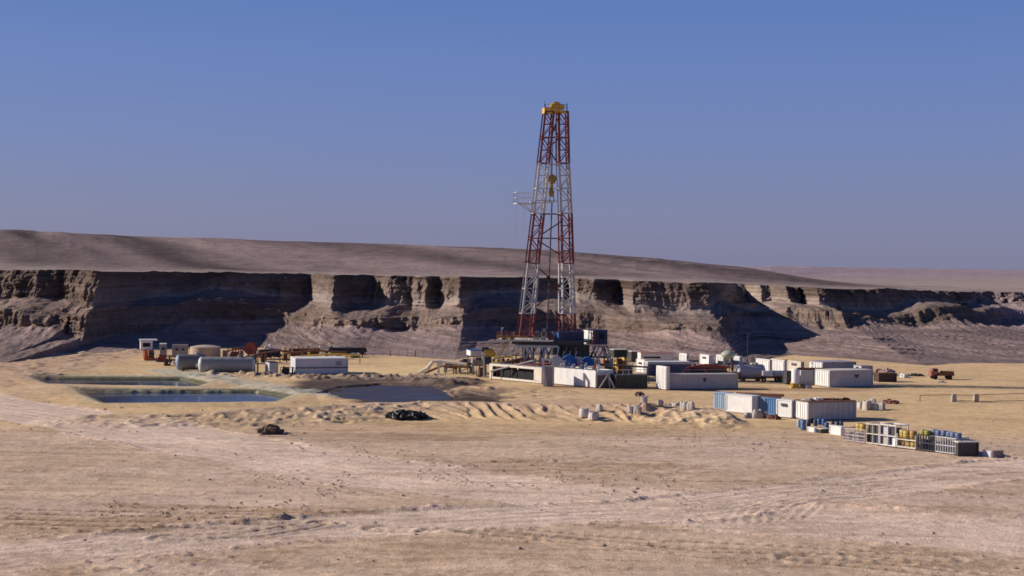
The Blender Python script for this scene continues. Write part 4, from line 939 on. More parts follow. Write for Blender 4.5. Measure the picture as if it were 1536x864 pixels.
for k, (a, b_, m, lb) in enumerate((((744, 551), (826, 545), RED, 'red pipe running above the tank with the opening'), ((736, 557), (800, 541), GREY, 'grey pipe sloping up from the pale post to the substructure'), ((830, 556), (896, 559), NAVY, 'navy pipe along the back edge of the plain white rig tank'), ((835, 549), (905, 551), SACK, 'dusty pipe strung behind the blue mud pumps'), ((900, 546), (975, 551), DARK, 'dark pipe from the caged engines to the boxy white cabin'))):
    A_, B_ = at(*a, 250.5-.8*k), at(*b_, 246-.3*k); mb = MB(); mb.tube(A_, B_, .16, 8)
    for f_ in (.02, .5, .98): q = A_.lerp(B_, f_); mb.bar((q.x, q.y, 0), q, .14)
    tag(mb.build('service_pipe', m, origin=(A_.x, A_.y, 0)), lb, 'pipe', 'service pipes round the rig foot')

for k, (px, w_, h_, m, lb) in enumerate(((757, 1.1, 1.5, RED, 'red winch box at the left edge of the drill floor'), (768, .9, 1.2, YELLOW, 'small yellow winch on the left part of the drill floor'), (804, 1.2, 1.6, GREY, 'grey control stand between the two mast feet, left of two'), (815, .9, 2.0, SACK, 'pale dusty console between the two mast feet'), (826, 1.0, 1.3, RED, 'red spool beside the blue machinery house'))):
    q = at(px, 509, YD-2.2); q.z = zfl; t = thing('floor_winch', q, lb, 'winch', 'machines on the drill floor')
    mb = MB(); mb.box(q+Vector((0, 0, h_*.35)), (w_, .9, h_*.7)); mb.box(q+Vector((w_*.15, 0, h_*.8)), (w_*.5, .6, h_*.35)); mb.build('housing', m, t)
    mb = MB(); mb.tube(q+Vector((-w_*.3, -.6, h_*.55)), q+Vector((w_*.3, -.6, h_*.55)), h_*.22, 12); mb.build('spool', DARK, t)
# ---------------------------------------------------------- near container row (yaw about 40 on the left, 20 for the big one)
ROWG = None
cl('storage_container', 'light blue container at the far left end of the near container row', 'container', (1089, 616), 1070, 1100, 590, 48, LBLUE, mw=4, mx=2.4)
cl('storage_container', 'plain white container second from the left in the near row', 'container', (1127.5, 622), 1088.5, 1140, 594.5, 42, WHITE, mw=8, mx=2.4, corr=False, doors=None)
cl('storage_container', 'slate blue container in the middle of the near row beside the bright blue one', 'container', (1146, 622), 1129, 1156, 597, 42, SBLUE, mw=4, mx=2.4, doors=None)
cl('storage_container', 'bright blue container in the near row behind the grey sacks', 'container', (1164, 624), 1146.5, 1172, 598.5, 42, MBLUE, mw=4, mx=2.4, doors=None)
cl('storage_container', 'white container with a small dark vent left of the big corrugated one', 'container', (1187, 628), 1164.5, 1196, 601, 42, WHITE, mw=4, mx=2.4, corr=False, doors=None, vent=True)
t, P, L, W, H = cl('corrugated_container', 'big corrugated container with a lit white end and rusty top right of the near row', 'container', (1212, 631.5), 1190, 1284, 603, 20, paint('container_shade_lilac', (.55, .53, .55), dirt=.35, rust=.25), endmat=WHITE, mw=4.4, roofmat=RUST, pitch=.75, dep=.16)  # lilac grey puts shade into the long sides, the lit end stays white
rr = random.Random(9)
lab = ['round brown bundle on the left of the corrugated container roof', 'pale folded tarp on the corrugated container roof', 'long rusty pipe lying on the corrugated container roof', 'wooden pallet lying flat on the corrugated container roof', 'heap of dark brown scrap at the right of the corrugated container roof']
for k, (x, m) in enumerate(((.12, SACK), (.3, CREAM), (.55, RUST), (.7, WOOD), (.88, RUST))):
    q = P(L*x, W*.4, H+.0); mb = MB()
    if k == 2: mb.tube(q+Vector((-1.2, 0, .15)), q+Vector((1.4, .3, .15)), .13, 8); nm = 'pipe'
    elif k == 3:
        for j in range(5): mb.box(q+Vector((0, -.5+.25*j, .22)), (1.3, .14, .05))
        for j in (-.55, 0, .55): mb.box(q+Vector((j, 0, .1)), (.12, 1.2, .18))
        nm = 'pallet'
    else: mb.blob(q, (.7+.3*rr.random(), .6, .28+.15*rr.random()), k, 9, 5, .35, 0); nm = {0: 'bundle', 1: 'tarp', 4: 'scrap_heap'}[k]
    tag(mb.build(nm, m, origin=q), lab[k], nm.replace('_', ' '))
# dark pipes lying behind the white row container
for k, (a, b_, lb) in enumerate((((1096, 603), (1150, 604.5), 'dark rusty pipe nearest behind the white row container'), ((1100, 600), (1172, 602.5), 'middle dark rusty pipe behind the near container row'), ((1104, 597.5), (1176, 600.5), 'farthest dark rusty pipe behind the near container row'))):
    A_, B_ = G(*a), G(*b_); mb = MB(); mb.tube(A_+Vector((0, 0, .35+.2*k)), B_+Vector((0, 0, .35+.2*k)), .22, 8); mb.box(A_.lerp(B_, .1)+Vector((0, 0, .1)), (.3, .9, .22)); mb.box(A_.lerp(B_, .9)+Vector((0, 0, .1)), (.3, .9, .22))
    tag(mb.build('rusty_pipe', RUST, origin=A_), lb, 'pipe', 'rusty pipes behind the near row')
# ---------------------------------------------------------- sacks
def sack(px, py, wpx, hpx, label, group, mat=SACK, seed=0, yaw=20):
    p = G(px, py); g_ = gz(p.x, p.y); p.z = g_; s = (pix(p+Vector((.5, 0, 0)))[0]-pix(p-Vector((.5, 0, 0)))[0]); w = wpx/s; h = hpx/s
    rr = random.Random(seed); vs = []; fs = []; n = 16; m = 8
    R = Matrix.Rotation(math.radians(yaw), 3, 'Z'); ph = [rr.random()*6 for _ in range(4)]; rr0 = rr.random()*2.2; h *= .68+.25*rr.random()
    for j in range(m+1):
        z = j/m; bulge = .96+.08*math.sin(PI*z)-.10*max(0, z-.85)/.15-.10*z*rr0
        for i in range(n):
            a = 2*PI*i/n; c_, s_ = math.cos(a), math.sin(a); k = 1/((abs(c_)**5+abs(s_)**5)**.2)
            k *= bulge*(1+.06*math.sin(3*a+ph[0]+z*3)+.04*math.sin(5*a+ph[1]))*w/2
            vs.append(p+R @ Vector((c_*k, s_*k, z*h*(1+.12*math.sin(2*a+ph[2])*z))))
    for j in range(m):
        for i in range(n): fs.append((j*n+i, j*n+(i+1) % n, (j+1)*n+(i+1) % n, (j+1)*n+i))
    fs.append(tuple(range(m*n, m*n+n)))
    t = thing('bulk_sack', p, label, 'sack', group, 0)
    mb = MB(); mb.add(vs, fs); mb.build('bag', mat, t)
    mb = MB()
    for sx in (-1, 1):
        for sy in (-1, 1):
            q = p+R @ Vector((sx*w*.33, sy*w*.33, h*.97)); mb.bar(q, q+R @ Vector((-sx*w*.08, 0, h*.14)), .05); mb.bar(q+R @ Vector((-sx*w*.08, 0, h*.14)), q+R @ Vector((-sx*w*.17, 0, 0)), .05).cut()
    mb.each('lifting_loop', CREAM, t)
    return t
WS = paint('white_sack_cloth', (.55, .50, .47), rough=.95, dirt=.3, bump=.5)
g1 = 'pale sacks standing on the dug soil'
for k, (px, py, w_, h_, lb, m) in enumerate(((876, 629, 14, 16, 'whitish sack at the far left of the row on the dug soil', WS), (890, 631, 14, 14, 'slumped white sack right beside the leftmost one', WS), (899, 625, 9, 11, 'small grey sack in front of the dark shadow left of the dug soil', SACK), (945, 627, 10, 13, 'left sack of the middle pair on the dug soil', SACK), (956, 628, 11, 14, 'right sack of the middle pair on the dug soil', SACK), (966, 621, 10, 12, 'brownish sack behind the middle pair', SACK), (990, 625, 9, 10, 'lone small sack between the middle pair and the right cluster', CONC), (1005, 621, 11, 12, 'round sack at the left of the right cluster', SACK), (1014, 623, 11, 13, 'second sack from the left in the right cluster', SACK), (1026, 627, 10, 13, 'third sack of the right cluster, standing forward', WS), (1036, 628, 11, 14, 'rightmost sack of the right cluster with a long shadow', SACK))):
    sack(px, py, w_, h_, lb, g1, m, k, 15+k*13)
g2 = 'big pale bags behind the corrugated container'
for k, (px, py, w_, h_, lb) in enumerate(((1291, 613, 9, 12, 'leftmost pale bulk bag right of the corrugated container'), (1300, 615, 11, 15, 'second pale bulk bag right of the corrugated container'), (1312, 615, 11, 14, 'third pale bulk bag right of the corrugated container'), (1322, 614, 10, 13, 'rightmost pale bulk bag beyond the corrugated container'), (1309, 606, 9, 9, 'pale bag standing behind the row of bulk bags'))):
    sack(px, py, w_, h_, lb, g2, SACK if k % 2 else WS, 20+k, 20+k*9)
g3 = 'grey sacks before the blue containers'
for k, (px, py, w_, h_, lb) in enumerate(((1136, 627, 16, 14, 'largest rounded grey sack before the slate blue container'), (1122, 626, 12, 8, 'flat slumped grey sack left of the large rounded one'), (1147, 627, 8, 10, 'narrow grey sack right of the large rounded one'), (1117, 627, 8, 5, 'smallest flat sack at the left of the grey sacks'))):
    sack(px, py, w_, h_, lb, g3, paint('grey_sack_cloth', (.42, .38, .36), rough=.95, dirt=.4), 40+k, k*17)
def rubble(name, label, cat, px, py, wpx, dpx, hpx, mat, n, seed, sz=.35, group=None, sharp=.4):
    p = G(px, py); p.z = gz(p.x, p.y)-.05; s = pix(p+Vector((.5, 0, 0)))[0]-pix(p-Vector((.5, 0, 0)))[0]; w = wpx/s; d = dpx; h = hpx/s; rr = random.Random(seed); mb = MB()
    mb.blob(p, (w*.46, d*.46, h*.72), seed, 18, 9, .22, 0)
    for k in range(n):
        a = rr.random()*2*PI; q = rr.random()**.6; x = math.cos(a)*q; y_ = math.sin(a)*q; z = h*.7*math.sqrt(max(0, 1-q*q))
        r = sz*(.4+rr.random()); mb.blob(p+Vector((x*w*.48, y_*d*.48, z)), (r, r*(.6+.6*rr.random()), r*(.4+.5*rr.random())), seed*100+k, 6, 4, sharp, .5)
    return tag(mb.build(name, mat, origin=p), label, cat, group)
rubble('debris_heap', 'heap of crumpled black plastic and debris in front of the dyke', 'debris heap', 609, 628, 66, 5.0, 12, PLASTIC, 190, 5, .3, sharp=.6)
for k in range(6):
    pass
rubble('soil_heap', 'dark clods of soil on the slope left of the black debris heap', 'soil heap', 404, 650, 34, 3.0, 13, paint('dark_soil', (.16, .10, .07), rough=1, dirt=.5), 60, 8, .4)
rubble('stone_heap', 'dark brown rubble among the sacks on the dug soil', 'rubble', 1112, 614, 12, 2, 7, RUST, 20, 10, .25)
rubble('scrap_pile', 'brown scrap pile left of the white vented container', 'scrap', 1160, 628.5, 20, 2, 7, RUST, 30, 11, .3)
rubble('tyre_stack', 'small dark lump with shadow on the pad in front of the tall white box', 'lump', 959, 594, 13, 1.2, 7, paint('dark_brown_lump', (.1, .05, .04), dirt=.3), 14, 12, .3)
# ---------------------------------------------------------- blue drums and white boxes
g = 'blue drums before the corrugated container'
dr = [(1198, 641, 5.5, 11, 'leftmost pale blue drum before the corrugated container', LBLUE, 0), (1205, 645, 8, 15, 'large mid blue drum standing foremost at the left', paint('drum_blue', (.08, .17, .38), dirt=.25), 0), (1213, 641, 6, 12, 'dark blue drum right behind the large mid blue one', NAVY, 0),
      (1223, 639, 6, 9, 'dark navy drum under the white end of the corrugated container', NAVY, 0), (1229, 637, 7, 9, 'vivid blue drum near the corner of the corrugated container', BLUE, 0), (1236, 638, 7, 10, 'second vivid blue drum from the corner', BLUE, 0), (1240, 644, 7, 10, 'blue drum standing forward beside the white boxes', BLUE, 0), (1249, 640, 6, 8, 'navy drum above the white box, left of two', NAVY, 0), (1256, 640.5, 6, 8, 'navy drum above the white box, middle', NAVY, 0), (1262, 641, 6, 9, 'navy drum at the right end of the drum row', NAVY, 0), (1217, 635, 6, 8, 'black drum against the white container end', BLACK, 0)]
for px, py, w_, h_, lb, m, a in dr:
    p = G(px, py); p.z = gz(p.x, p.y); s = 11.8*1.02; drum(p, w_/s/2, h_/s, m, lb, g)
def crate(name, label, c, l, r, top, yaw, mat, mw=3, mx=None, lid=None, cat='box', group=None):
    p, L, W, H = spot(c, l, r, top, yaw, mx, mw, 0); p.z = gz(p.x, p.y); u, v = yawed(yaw); R = Matrix.Rotation(math.radians(yaw), 3, 'Z'); P = lambda x, y, zz: p+u*x+v*y+Vector((0, 0, zz))
    t = thing(name, p, label, cat, group, math.radians(yaw))
    mb = MB(); mb.box(P(L/2, W/2, H/2), (L, W, H), R)
    for x in np.linspace(.1, L-.1, max(2, int(L/.7))): mb.box(P(x, -.03, H/2), (.08, .06, H-.1), R)
    for y in np.linspace(.1, W-.1, max(2, int(W/.7))): mb.box(P(-.03, y, H/2), (.06, .08, H-.1), R)
    mb.build('body', mat, t); mb = MB(); mb.box(P(L/2, W/2, H+.04), (L+.1, W+.1, .08), R); mb.build('lid', lid or mat, t); return t
crate('plastic_box', 'low white box foremost between the blue drums', (1222, 648.5), 1211, 1227, 642.5, 30, WHITE)
crate('plastic_box', 'low yellowish dark topped box between the two white boxes', (1232, 650), 1226, 1243, 644, 30, DGREEN, lid=CREAM)
crate('plastic_box', 'long white box at the left end of the cage racks', (1262, 653.5), 1244, 1268, 641, 30, WHITE)
crate('plastic_box', 'small white box right of the dark container end', (1487, 686), 1474, 1490, 677, 25, paint('lavender_white', (.6, .6, .68), dirt=.2))
crate('plastic_box', 'small brown grey box at the far right end of the racks', (1490, 687), 1487.5, 1505, 677, 12, paint('brown_grey', (.2, .16, .17), dirt=.3), mw=1.6)
# cage racks: front line from A to B
A0, B0 = G(1266, 661.5), G(1436, 683); dline = (B0-A0); RL = dline.length; ud = dline.normalized(); vd = Vector((-ud.y, ud.x, 0)); ryaw = math.atan2(ud.y, ud.x)
Rk = Matrix.Rotation(ryaw, 3, 'Z')
def RP(s, d, z): return A0+ud*s+vd*d+Vector((0, 0, z))
def rack(label, s0, s1, h, mat, nposts, levels_, wdt=2.2, mesh=False):
    t = thing('cage_rack', RP(s0, 0, 0), label, 'rack', 'cage racks in a line', ryaw)
    mb = MB()
    for d in (0, wdt):
        for s in np.linspace(s0+.06, s1-.06, nposts): mb.bar(RP(s, d, .1), RP(s, d, h), .11).cut()
    mb.each('post', mat, t)
    mb = MB()
    for z in levels_:
        for d in (0, wdt): mb.bar(RP(s0, d, z), RP(s1, d, z), .1)
        for s in (s0+.06, s1-.06): mb.bar(RP(s, 0, z), RP(s, wdt, z), .1)
    mb.build('rail', mat, t)
    mb = MB(); mb.box(RP((s0+s1)/2, wdt/2, .14), (s1-s0, wdt+.1, .12), Rk); mb.build('base', mat, t)
    if mesh:
        mb = MB()
        for s in np.arange(s0+.3, s1, .3): mb.bar(RP(s, 0, .15), RP(s, 0, h), .035)
        for z in np.arange(.45, h, .35): mb.bar(RP(s0, 0, z), RP(s1, 0, z), .035)
        mb.build('wire_mesh', GREYW, t)
    return t
f = RL/170.0       # photo pixels along the line to metres, roughly
def S(px): 
    lo, hi = -5, RL+8
    for _ in range(40):
        m = (lo+hi)/2
        if pix(RP(m, 0, 0))[0] < px: lo = m
        else: hi = m
    return lo
rack('wire mesh cage rack at the left end of the line, beside the long white box', S(1266), S(1298), 1.5, paint('pinkish_frame', (.5, .4, .4), dirt=.3), 3, (.8, 1.5), mesh=True)
rack('tall white cage rack with dark goods, second in the line', S(1299), S(1319), 2.3, CREAM, 3, (1.2, 2.3))
rack('tall white cage rack with grey goods, third in the line', S(1319.5), S(1344), 2.4, WHITE, 3, (1.2, 2.4))
rack('white cage rack holding yellow drums in the middle of the line', S(1345), S(1374), 1.6, CREAM, 3, (.2, 1.0))
rack('dark cage rack with close upright bars right of the yellow drums', S(1376), S(1402), 1.7, DARK, 7, (.9, 1.7))
rack('cage rack with pale upright bars next to the dark container', S(1403), S(1434), 1.75, GREYW, 9, (.9, 1.75))
def on(s, d, z, mat, label, r=.42, h=.9, group='drums in the cage racks'):
    rj = random.Random(int(s*977+z*31)); drum(RP(s+rj.uniform(-.07, .07), d+rj.uniform(-.25, .25), z), r*rj.uniform(.92, 1.03), h*rj.uniform(.9, 1.04), mat, label, group)
DY_ = YELLOW; k = 0
nmz = {0: 'lower', 1: 'upper'}
for lv in (0, 1):
    for i, px in enumerate((1350, 1358, 1366)):
        on(S(px), .5, .22+lv*.95, paint('drum_yellow', (.46, .33, .08), dirt=.25) if (i+lv) % 3 else paint('drum_orange', (.42, .23, .08), dirt=.25), '%s %s drum, %s in the rack of yellow drums' % (nmz[lv], 'yellow' if (i+lv) % 3 else 'orange', ['leftmost', 'middle', 'rightmost'][i]), .42, .9)
for i, px in enumerate((1278, 1286, 1294)):
    on(S(px), 1.3, .2+1.0, paint('drum_yellow', (.46, .33, .08)), 'pale yellow drum %s on top of the goods in the wire mesh rack' % ['at the left', 'in the middle', 'at the right'][i], .45, .85)
for i, px in enumerate((1270, 1279, 1288)):
    q = RP(S(px), .9, .2); mb = MB(); mb.box(q+Vector((0, 0, .35)), (.85, .9, .7), Rk); mb.blob(q+Vector((0, 0, .7)), (.42, .42, .2), i, 8, 5, .2, 0)
    tag(mb.build('packed_bag', [paint('brown_grey', (.2, .16, .17)), SACK, paint('brown_grey', (.2, .16, .17))][i], origin=q), '%s bag low in the wire mesh rack' % ['brown grey leftmost', 'pale middle', 'brown grey rightmost'][i], 'bag', 'bags in the wire mesh rack')
gd = 'boxes in the tall cage racks'
for i, (px, z, m, lb) in enumerate(((1304, .2, BLACK, 'black box at the bottom left of the second cage rack'), (1312, .2, NAVY, 'dark blue box at the bottom right of the second cage rack'), (1304, 1.25, DGREEN, 'dark green box on the upper left of the second cage rack'), (1312, 1.25, DARK, 'dark box on the upper right of the second cage rack'), (1325, .2, SACK, 'pale box at the bottom left of the third cage rack'), (1333, .2, NAVY, 'dark box at the bottom middle of the third cage rack'), (1340, .2, WHITE, 'white box at the bottom right of the third cage rack'), (1326, 1.25, GREYW, 'pale grey box on the upper left of the third cage rack'), (1338, 1.25, DARK, 'dark box on the upper right of the third cage rack'))):
    q = RP(S(px), .7, z); mb = MB(); mb.box(q+Vector((0, 0, .4)), (.7, 1.0, .8), Rk); mb.box(q+Vector((0, 0, .83)), (.76, 1.06, .06), Rk); mb.box(q+Vector((0, 0, .42)), (.74, 1.04, .08), Rk)
    tag(mb.build('stored_box', m, origin=q), lb, 'box', gd)
for i, px in enumerate((1380, 1387)): on(S(px), .6, 1.72, paint('drum_olive', (.3, .28, .05), dirt=.3), '%s olive yellow drum on top of the dark cage rack' % ['left', 'right'][i], .36, .55)
for i, px in enumerate((1393, 1400, 1408, 1416, 1424, 1431)): on(S(px), .9, 1.74+(.0 if i else .0), paint('drum_greyblue', (.12, .17, .3), dirt=.3), '%s grey blue drum in the row on top of the right cage racks' % ['first', 'second', 'third', 'fourth', 'fifth', 'sixth'][i], .38, .6)
for i, px in enumerate((1380, 1388, 1396, 1408, 1417, 1427)): on(S(px), .8, .22, paint('drum_greyblue', (.12, .17, .3)) if i % 2 else NAVY, '%s %s drum behind the bars of the right cage racks' % (['first', 'second', 'third', 'fourth', 'fifth', 'sixth'][i], 'grey blue' if i % 2 else 'navy'), .36, 1.0)
cl('dark_container', 'near black low container at the right end of the cage racks', 'container', (1437, 684), None, 1468, 663, 10, DARK, mw=2.4, fmat=CREAM if False else DARK, roofmat=CREAM, doors=None, lift=.05)
# ---------------------------------------------------------- elevated water tank, cylinders, silo
c = G(1092, 559); wt = thing('water_tank', c, 'pale green round water tank raised on dark legs over the camp roofs', 'water tank')
zt = solve_h(c, 532); r = 9.5/7.4
mb = MB(); mb.lathe(c+Vector((0, 0, zt-.85)), (0, 0, 1), [(0, .15), (.1, r*.55), (.35, r*.85), (.8, r*1.1), (1.0, r*1.1), (1.35, r*.85), (1.6, r*.5), (1.72, .1)], 24); mb.build('tank_body', paint('pale_green_paint', (.42, .46, .36), dirt=.3), wt)
for sx in (-1, 1):
    for sy in (-1, 1):
        mb = MB(); mb.bar(c+Vector((sx*.9, sy*.9, 0)), c+Vector((sx*.7, sy*.7, zt-.5)), .2); mb.build('leg', DARK, wt)
mb = MB()
for s in (-1, 1): mb.bar(c+Vector((-s*.9, -.9, .2)), c+Vector((s*.7, -.7, zt-.8)), .1)
mb.build('brace', DARK, wt)
tank_h('storage_tank', G(1108, 571), 6, 4.2, 1.35, paint('tank_violet_grey', (.4, .38, .42), dirt=.3), GREYW, 'grey horizontal tank lying right of the long grey tank with the emblem', saddle=True)
c = G(1193, 582); sl_ = thing('silo', c, 'upright white cylinder on a yellow base beside the black open box', 'silo')
mb = MB(); mb.lathe(c+Vector((0, 0, .8)), (0, 0, 1), [(0, .68), (2.15, .68), (2.35, .6), (2.5, .2)], 20); mb.build('cylinder', WHITE, sl_)
mb = MB(); mb.box(c+Vector((0, 0, .12)), (1.7, 1.6, .24))
for sx in (-1, 1):
    for sy in (-1, 1): mb.bar(c+Vector((sx*.7, sy*.7, .2)), c+Vector((sx*.6, sy*.6, .95)), .14)
mb.box(c+Vector((0, 0, .5)), (1.0, 1.0, .6)); mb.build('base', YELLOW, sl_)
for k, (px, py, w_, h_, lb) in enumerate(((1212, 582.5, 10, 8, 'white rounded bundle left of the emblem container'), (1204, 582, 8, 5, 'low dark and white bundle beside the silo base'))):
    sack(px, py, w_, h_, lb, 'bundles beside the silo', WS if k == 0 else CONC, 60+k, 10)
# small poles
for k, (px, py, top, lb) in enumerate(((1155, 566, 536, 'thin dark pole between the two white camp containers'), (1178, 561, 540, 'thin dark pole right of the two white camp containers'), (1121, 556, 500, 'tall thin lamp pole standing before the cliff shadow'), (1248, 561, 544, 'short dark pole on the violet camp container row'), (1270, 561, 544, 'short dark pole near the right end of the violet camp container'), (752, 540, 492, 'slim pole with a small white lamp left of the drill floor'))):
    c = G(px, py); h = solve_h(c, top); t = thing('light_pole', c, lb, 'pole', 'thin poles of the camp'); mb = MB(); mb.tube(c, c+Vector((0, 0, h)), .07, 8, .05); mb.build('pole', DARK if k != 5 else GREYW, t)
    mb = MB(); mb.box(c+Vector((.15, 0, h)), (.5, .3, .18)); mb.build('lamp', WHITE if k == 5 else DARK, t)
# flatbed trailer, rusty piles
c0 = G(1141, 573); t = thing('flatbed_trailer', c0, 'low flatbed trailer with two white loads and rusty deck before the camp containers', 'trailer'); c1 = G(1173, 572)
d = (c1-c0); Ln = d.length
mb = MB(); mb.box(c0+d/2+Vector((0, 0, .95)), (Ln, 2.4, .22)); mb.box(c0+d/2+Vector((0, 0, .75)), (Ln*.9, .7, .25)); mb.build('deck', RUST, t)
for k in (.1, .7, .88):
    w_ = MB(); q = c0+d*k+Vector((0, -1.0, .45)); w_.tube(q-Vector((0, .15, 0)), q+Vector((0, .15, 0)), .45, 16); wh = w_.build('wheel', BLACK, t)
    w_ = MB(); w_.tube(q-Vector((0, .18, 0)), q-Vector((0, .14, 0)), .22, 12); w_.build('rim', GREY, wh)
mb = MB(); mb.box(c0+d*.5+Vector((0, -1.22, 1.15)), (Ln, .06, .12)); mb.build('side_rail', YELLOW, t)
for k, x in enumerate((.3, .78)):
    q = c0+d*x+Vector((0, 0, 1.06)); mb = MB(); mb.box(q+Vector((0, 0, .4)), (Ln*.36, 1.8, .8)); mb.box(q+Vector((0, 0, .84)), (Ln*.38, 1.9, .07)); mb.box(q+Vector((0, -.92, .4)), (Ln*.36, .05, .12))
    tag(mb.build('load_crate', WHITE, origin=q), ['left white load on the flatbed trailer', 'right white load on the flatbed trailer'][k], 'crate', 'white loads on the flatbed')
def pipe_pile(label, a, b_, n, r, mat, seed, z=0.0, name='pipe_bundle', cat='pipes'):
    A_, B_ = G(*a, z), G(*b_, z); t = thing(name, A_, label, cat); d = (B_-A_); L = d.length; u = d.normalized(); v = Vector((-u.y, u.x, 0)); rr = random.Random(seed)
    k = 0; row = n; zz = .5+r; mb = MB()
    while row > 0 and k < 3:
        for i in range(row):
            o = v*((i-(row-1)/2)*2.05*r); j = rr.uniform(-.4, .4)
            mb.tube(A_+o+u*(j+.0)+Vector((0, 0, zz)), B_+o+u*j+Vector((0, 0, zz)), r, 8)
        row -= 1; zz += 1.75*r; k += 1
    mb.build('pipe', mat, t); mb = MB(); W2 = 2.05*r*n
    for f_ in (.08, .5, .92):
        q = A_+d*f_; mb.bar(q-v*W2/2+Vector((0, 0, .4)), q+v*W2/2+Vector((0, 0, .4)), .2)
        for s in (-1, 1): mb.bar(q+v*s*W2/2, q+v*s*W2/2+Vector((0, 0, zz)), .14)
        mb.cut()
    mb.each('trestle', RUST, t); return t
pipe_pile('rusty red pipe stack behind the right half of the long grey tank', (1034, 562), (1084, 561), 7, .2, paint('rust_red', (.26, .09, .055), dirt=.5), 1)
pipe_pile('dark pipe stack just behind the top edge of the long grey tank', (1026, 566), (1090, 566), 6, .16, DARK, 2)
pipe_pile('orange rusty pipes behind the right end of the long grey tank', (1082, 572), (1108, 571.5), 5, .2, paint('rust_orange', (.42, .17, .08), dirt=.4), 3)
pipe_pile('brown pipes stacked in front of the violet camp container', (1198, 562), (1242, 562), 5, .15, RUST, 4)
# right hand yard
def skip(label, c, l, r_, top, yaw, mat, **k):
    return container('waste_skip', label, 'skip', c, l, r_, top, yaw, mat, doors=None, **k)
skip('dark rusty skip with heaped pale scrap right of the emblem container', (1318, 573), 1311, 1345, 560, 12, paint('dark_rust', (.07, .035, .03), dirt=.4), mw=3, roofmat=RUST, lift=.05)
rubble('scrap_heap', 'heap of pale pink scrap behind the dark rusty skip', 'scrap', 1328, 562, 30, 4, 12, paint('pale_scrap', (.5, .33, .28), dirt=.5), 50, 21, .4)
rubble('scrap_heap', 'low brown scrap heap trailing right of the bulk bags', 'scrap', 1337, 605, 24, 3, 6, RUST, 30, 22, .3)
rubble('tarp_heap', 'small white tarp heap on the sand right of the rusty skip', 'tarp', 1355, 566, 12, 2, 7, WHITE, 12, 23, .35)
rubble('low_dark_heap', 'long low dark heap stretching right of the white tarp', 'heap', 1373, 564, 30, 2, 3.5, DARK, 30, 24, .3)  # low dark strip of lumps trailing right of the tarp
rubble('scrap_heap', 'small grey heap on the sand below the parked truck', 'scrap', 1414, 574, 12, 1.5, 3, GREY, 10, 25, .25)
# parked truck seen small at the right
c = G(1413, 569); t = thing('parked_truck', c, 'small reddish brown truck parked alone on the sand at the right', 'truck')
mb = MB(); mb.box(c+Vector((.4, 0, .95)), (3.2, 1.8, .5)); mb.box(c+Vector((.9, 0, 1.35)), (2.1, 1.7, .35)); mb.build('body', RUST, t)
mb = MB(); mb.box(c+Vector((-1.6, 0, 1.1)), (1.3, 1.8, .9)); mb.box(c+Vector((-1.45, 0, 1.75)), (1.0, 1.6, .5)); cb_ = mb.build('cab', paint('brown_red', (.3, .12, .09), dirt=.3), t)
mb = MB(); mb.box(c+Vector((-1.5, -.82, 1.75)), (.7, .04, .32)); mb.build('window', BLACK, cb_)
for x in (-1.5, 1.2):
    for y_ in (-.85, .85): mb = MB(); mb.tube(c+Vector((x, y_-.12, .42)), c+Vector((x, y_+.12, .42)), .42, 14); mb.build('wheel', BLACK, t)
# barrier with two stone pillars
for k, (px, lb) in enumerate(((1430.5, 'left stone pillar of the rail barrier'), (1463.5, 'right stone pillar of the rail barrier'))):
    c = G(px, 603); c.z = gz(c.x, c.y); mb = MB()
    for j in range(4): mb.box(c+Vector((.03*(j % 2), 0, .16+.31*j)), (.7-.03*j, .7, .3))
    tag(mb.build('stone_pillar', CONC, origin=c), lb, 'pillar', 'stone pillars of the barrier')
rl = [((1380, 593), (1430, 592)), ((1436, 601), (1462, 601.5)), ((1468, 592), (1540, 590)), ((1468, 602.5), (1545, 600.5)), ((1436, 592.5), (1462, 592.5))]
for k, (a, b_) in enumerate(rl):
    Yb_ = G(1430, 603).y; A_, B_ = at(*a, Yb_), at(*b_, Yb_); mb = MB(); mb.tube(A_, B_, .055, 6)
    for q in ((A_, B_) if k in (0, 2) else ((B_,) if k == 3 else ())): mb.tube((q.x, q.y, 0), q, .08, 6)
    tag(mb.build('barrier_rail', WOOD, origin=A_), ['top rail reaching left from the left stone pillar', 'low rail between the two stone pillars', 'top rail reaching right from the right stone pillar', 'low rail reaching right from the right stone pillar', 'top rail between the two stone pillars'][k], 'rail', 'rails of the barrier')
# ---------------------------------------------------------- left camp
tank_h('silver_tank', G(302, 561), 12, 9.0, 1.42, paint('tank_silver_grey', (.36, .35, .33), dirt=.45, rough=.6), GREYW, 'large silver horizontal tank in front of the red machinery at the pits')
tank_h('blue_end_tank', G(268, 557), 16, 4.5, 1.45, paint('tank_dim_grey', (.2, .19, .19), dirt=.3), paint('tank_blue_end', (.22, .27, .38), dirt=.3), 'dark grey horizontal tank with a bluish end left of the large silver one')
c = G(308, 538); c.z = 0; t = thing('round_tank', c, 'low round tan tank with a pale flat top behind the horizontal tanks', 'tank'); s_ = 7.0
rT = 22/s_
mb = MB(); mb.lathe(c, (0, 0, 1), [(0, rT), (2.5, rT)], 32)
for z in (.1, .9, 1.7, 2.45): mb.lathe(c+Vector((0, 0, z)), (0, 0, 1), [(0, rT+.02), (.04, rT+.05), (.08, rT+.02)], 32)
mb.build('shell', TAN, t)
mb = MB(); mb.lathe(c+Vector((0, 0, 2.5)), (0, 0, 1), [(0, rT+.05), (.3, rT*.6), (.45, .1)], 32); mb.build('top', paint('tan_pale', (.6, .46, .38), dirt=.3), t)
crate('plastic_box', 'small cream box at the right foot of the round tan tank', (334, 537), 320, 341, 526, 20, TAN, cat='box')
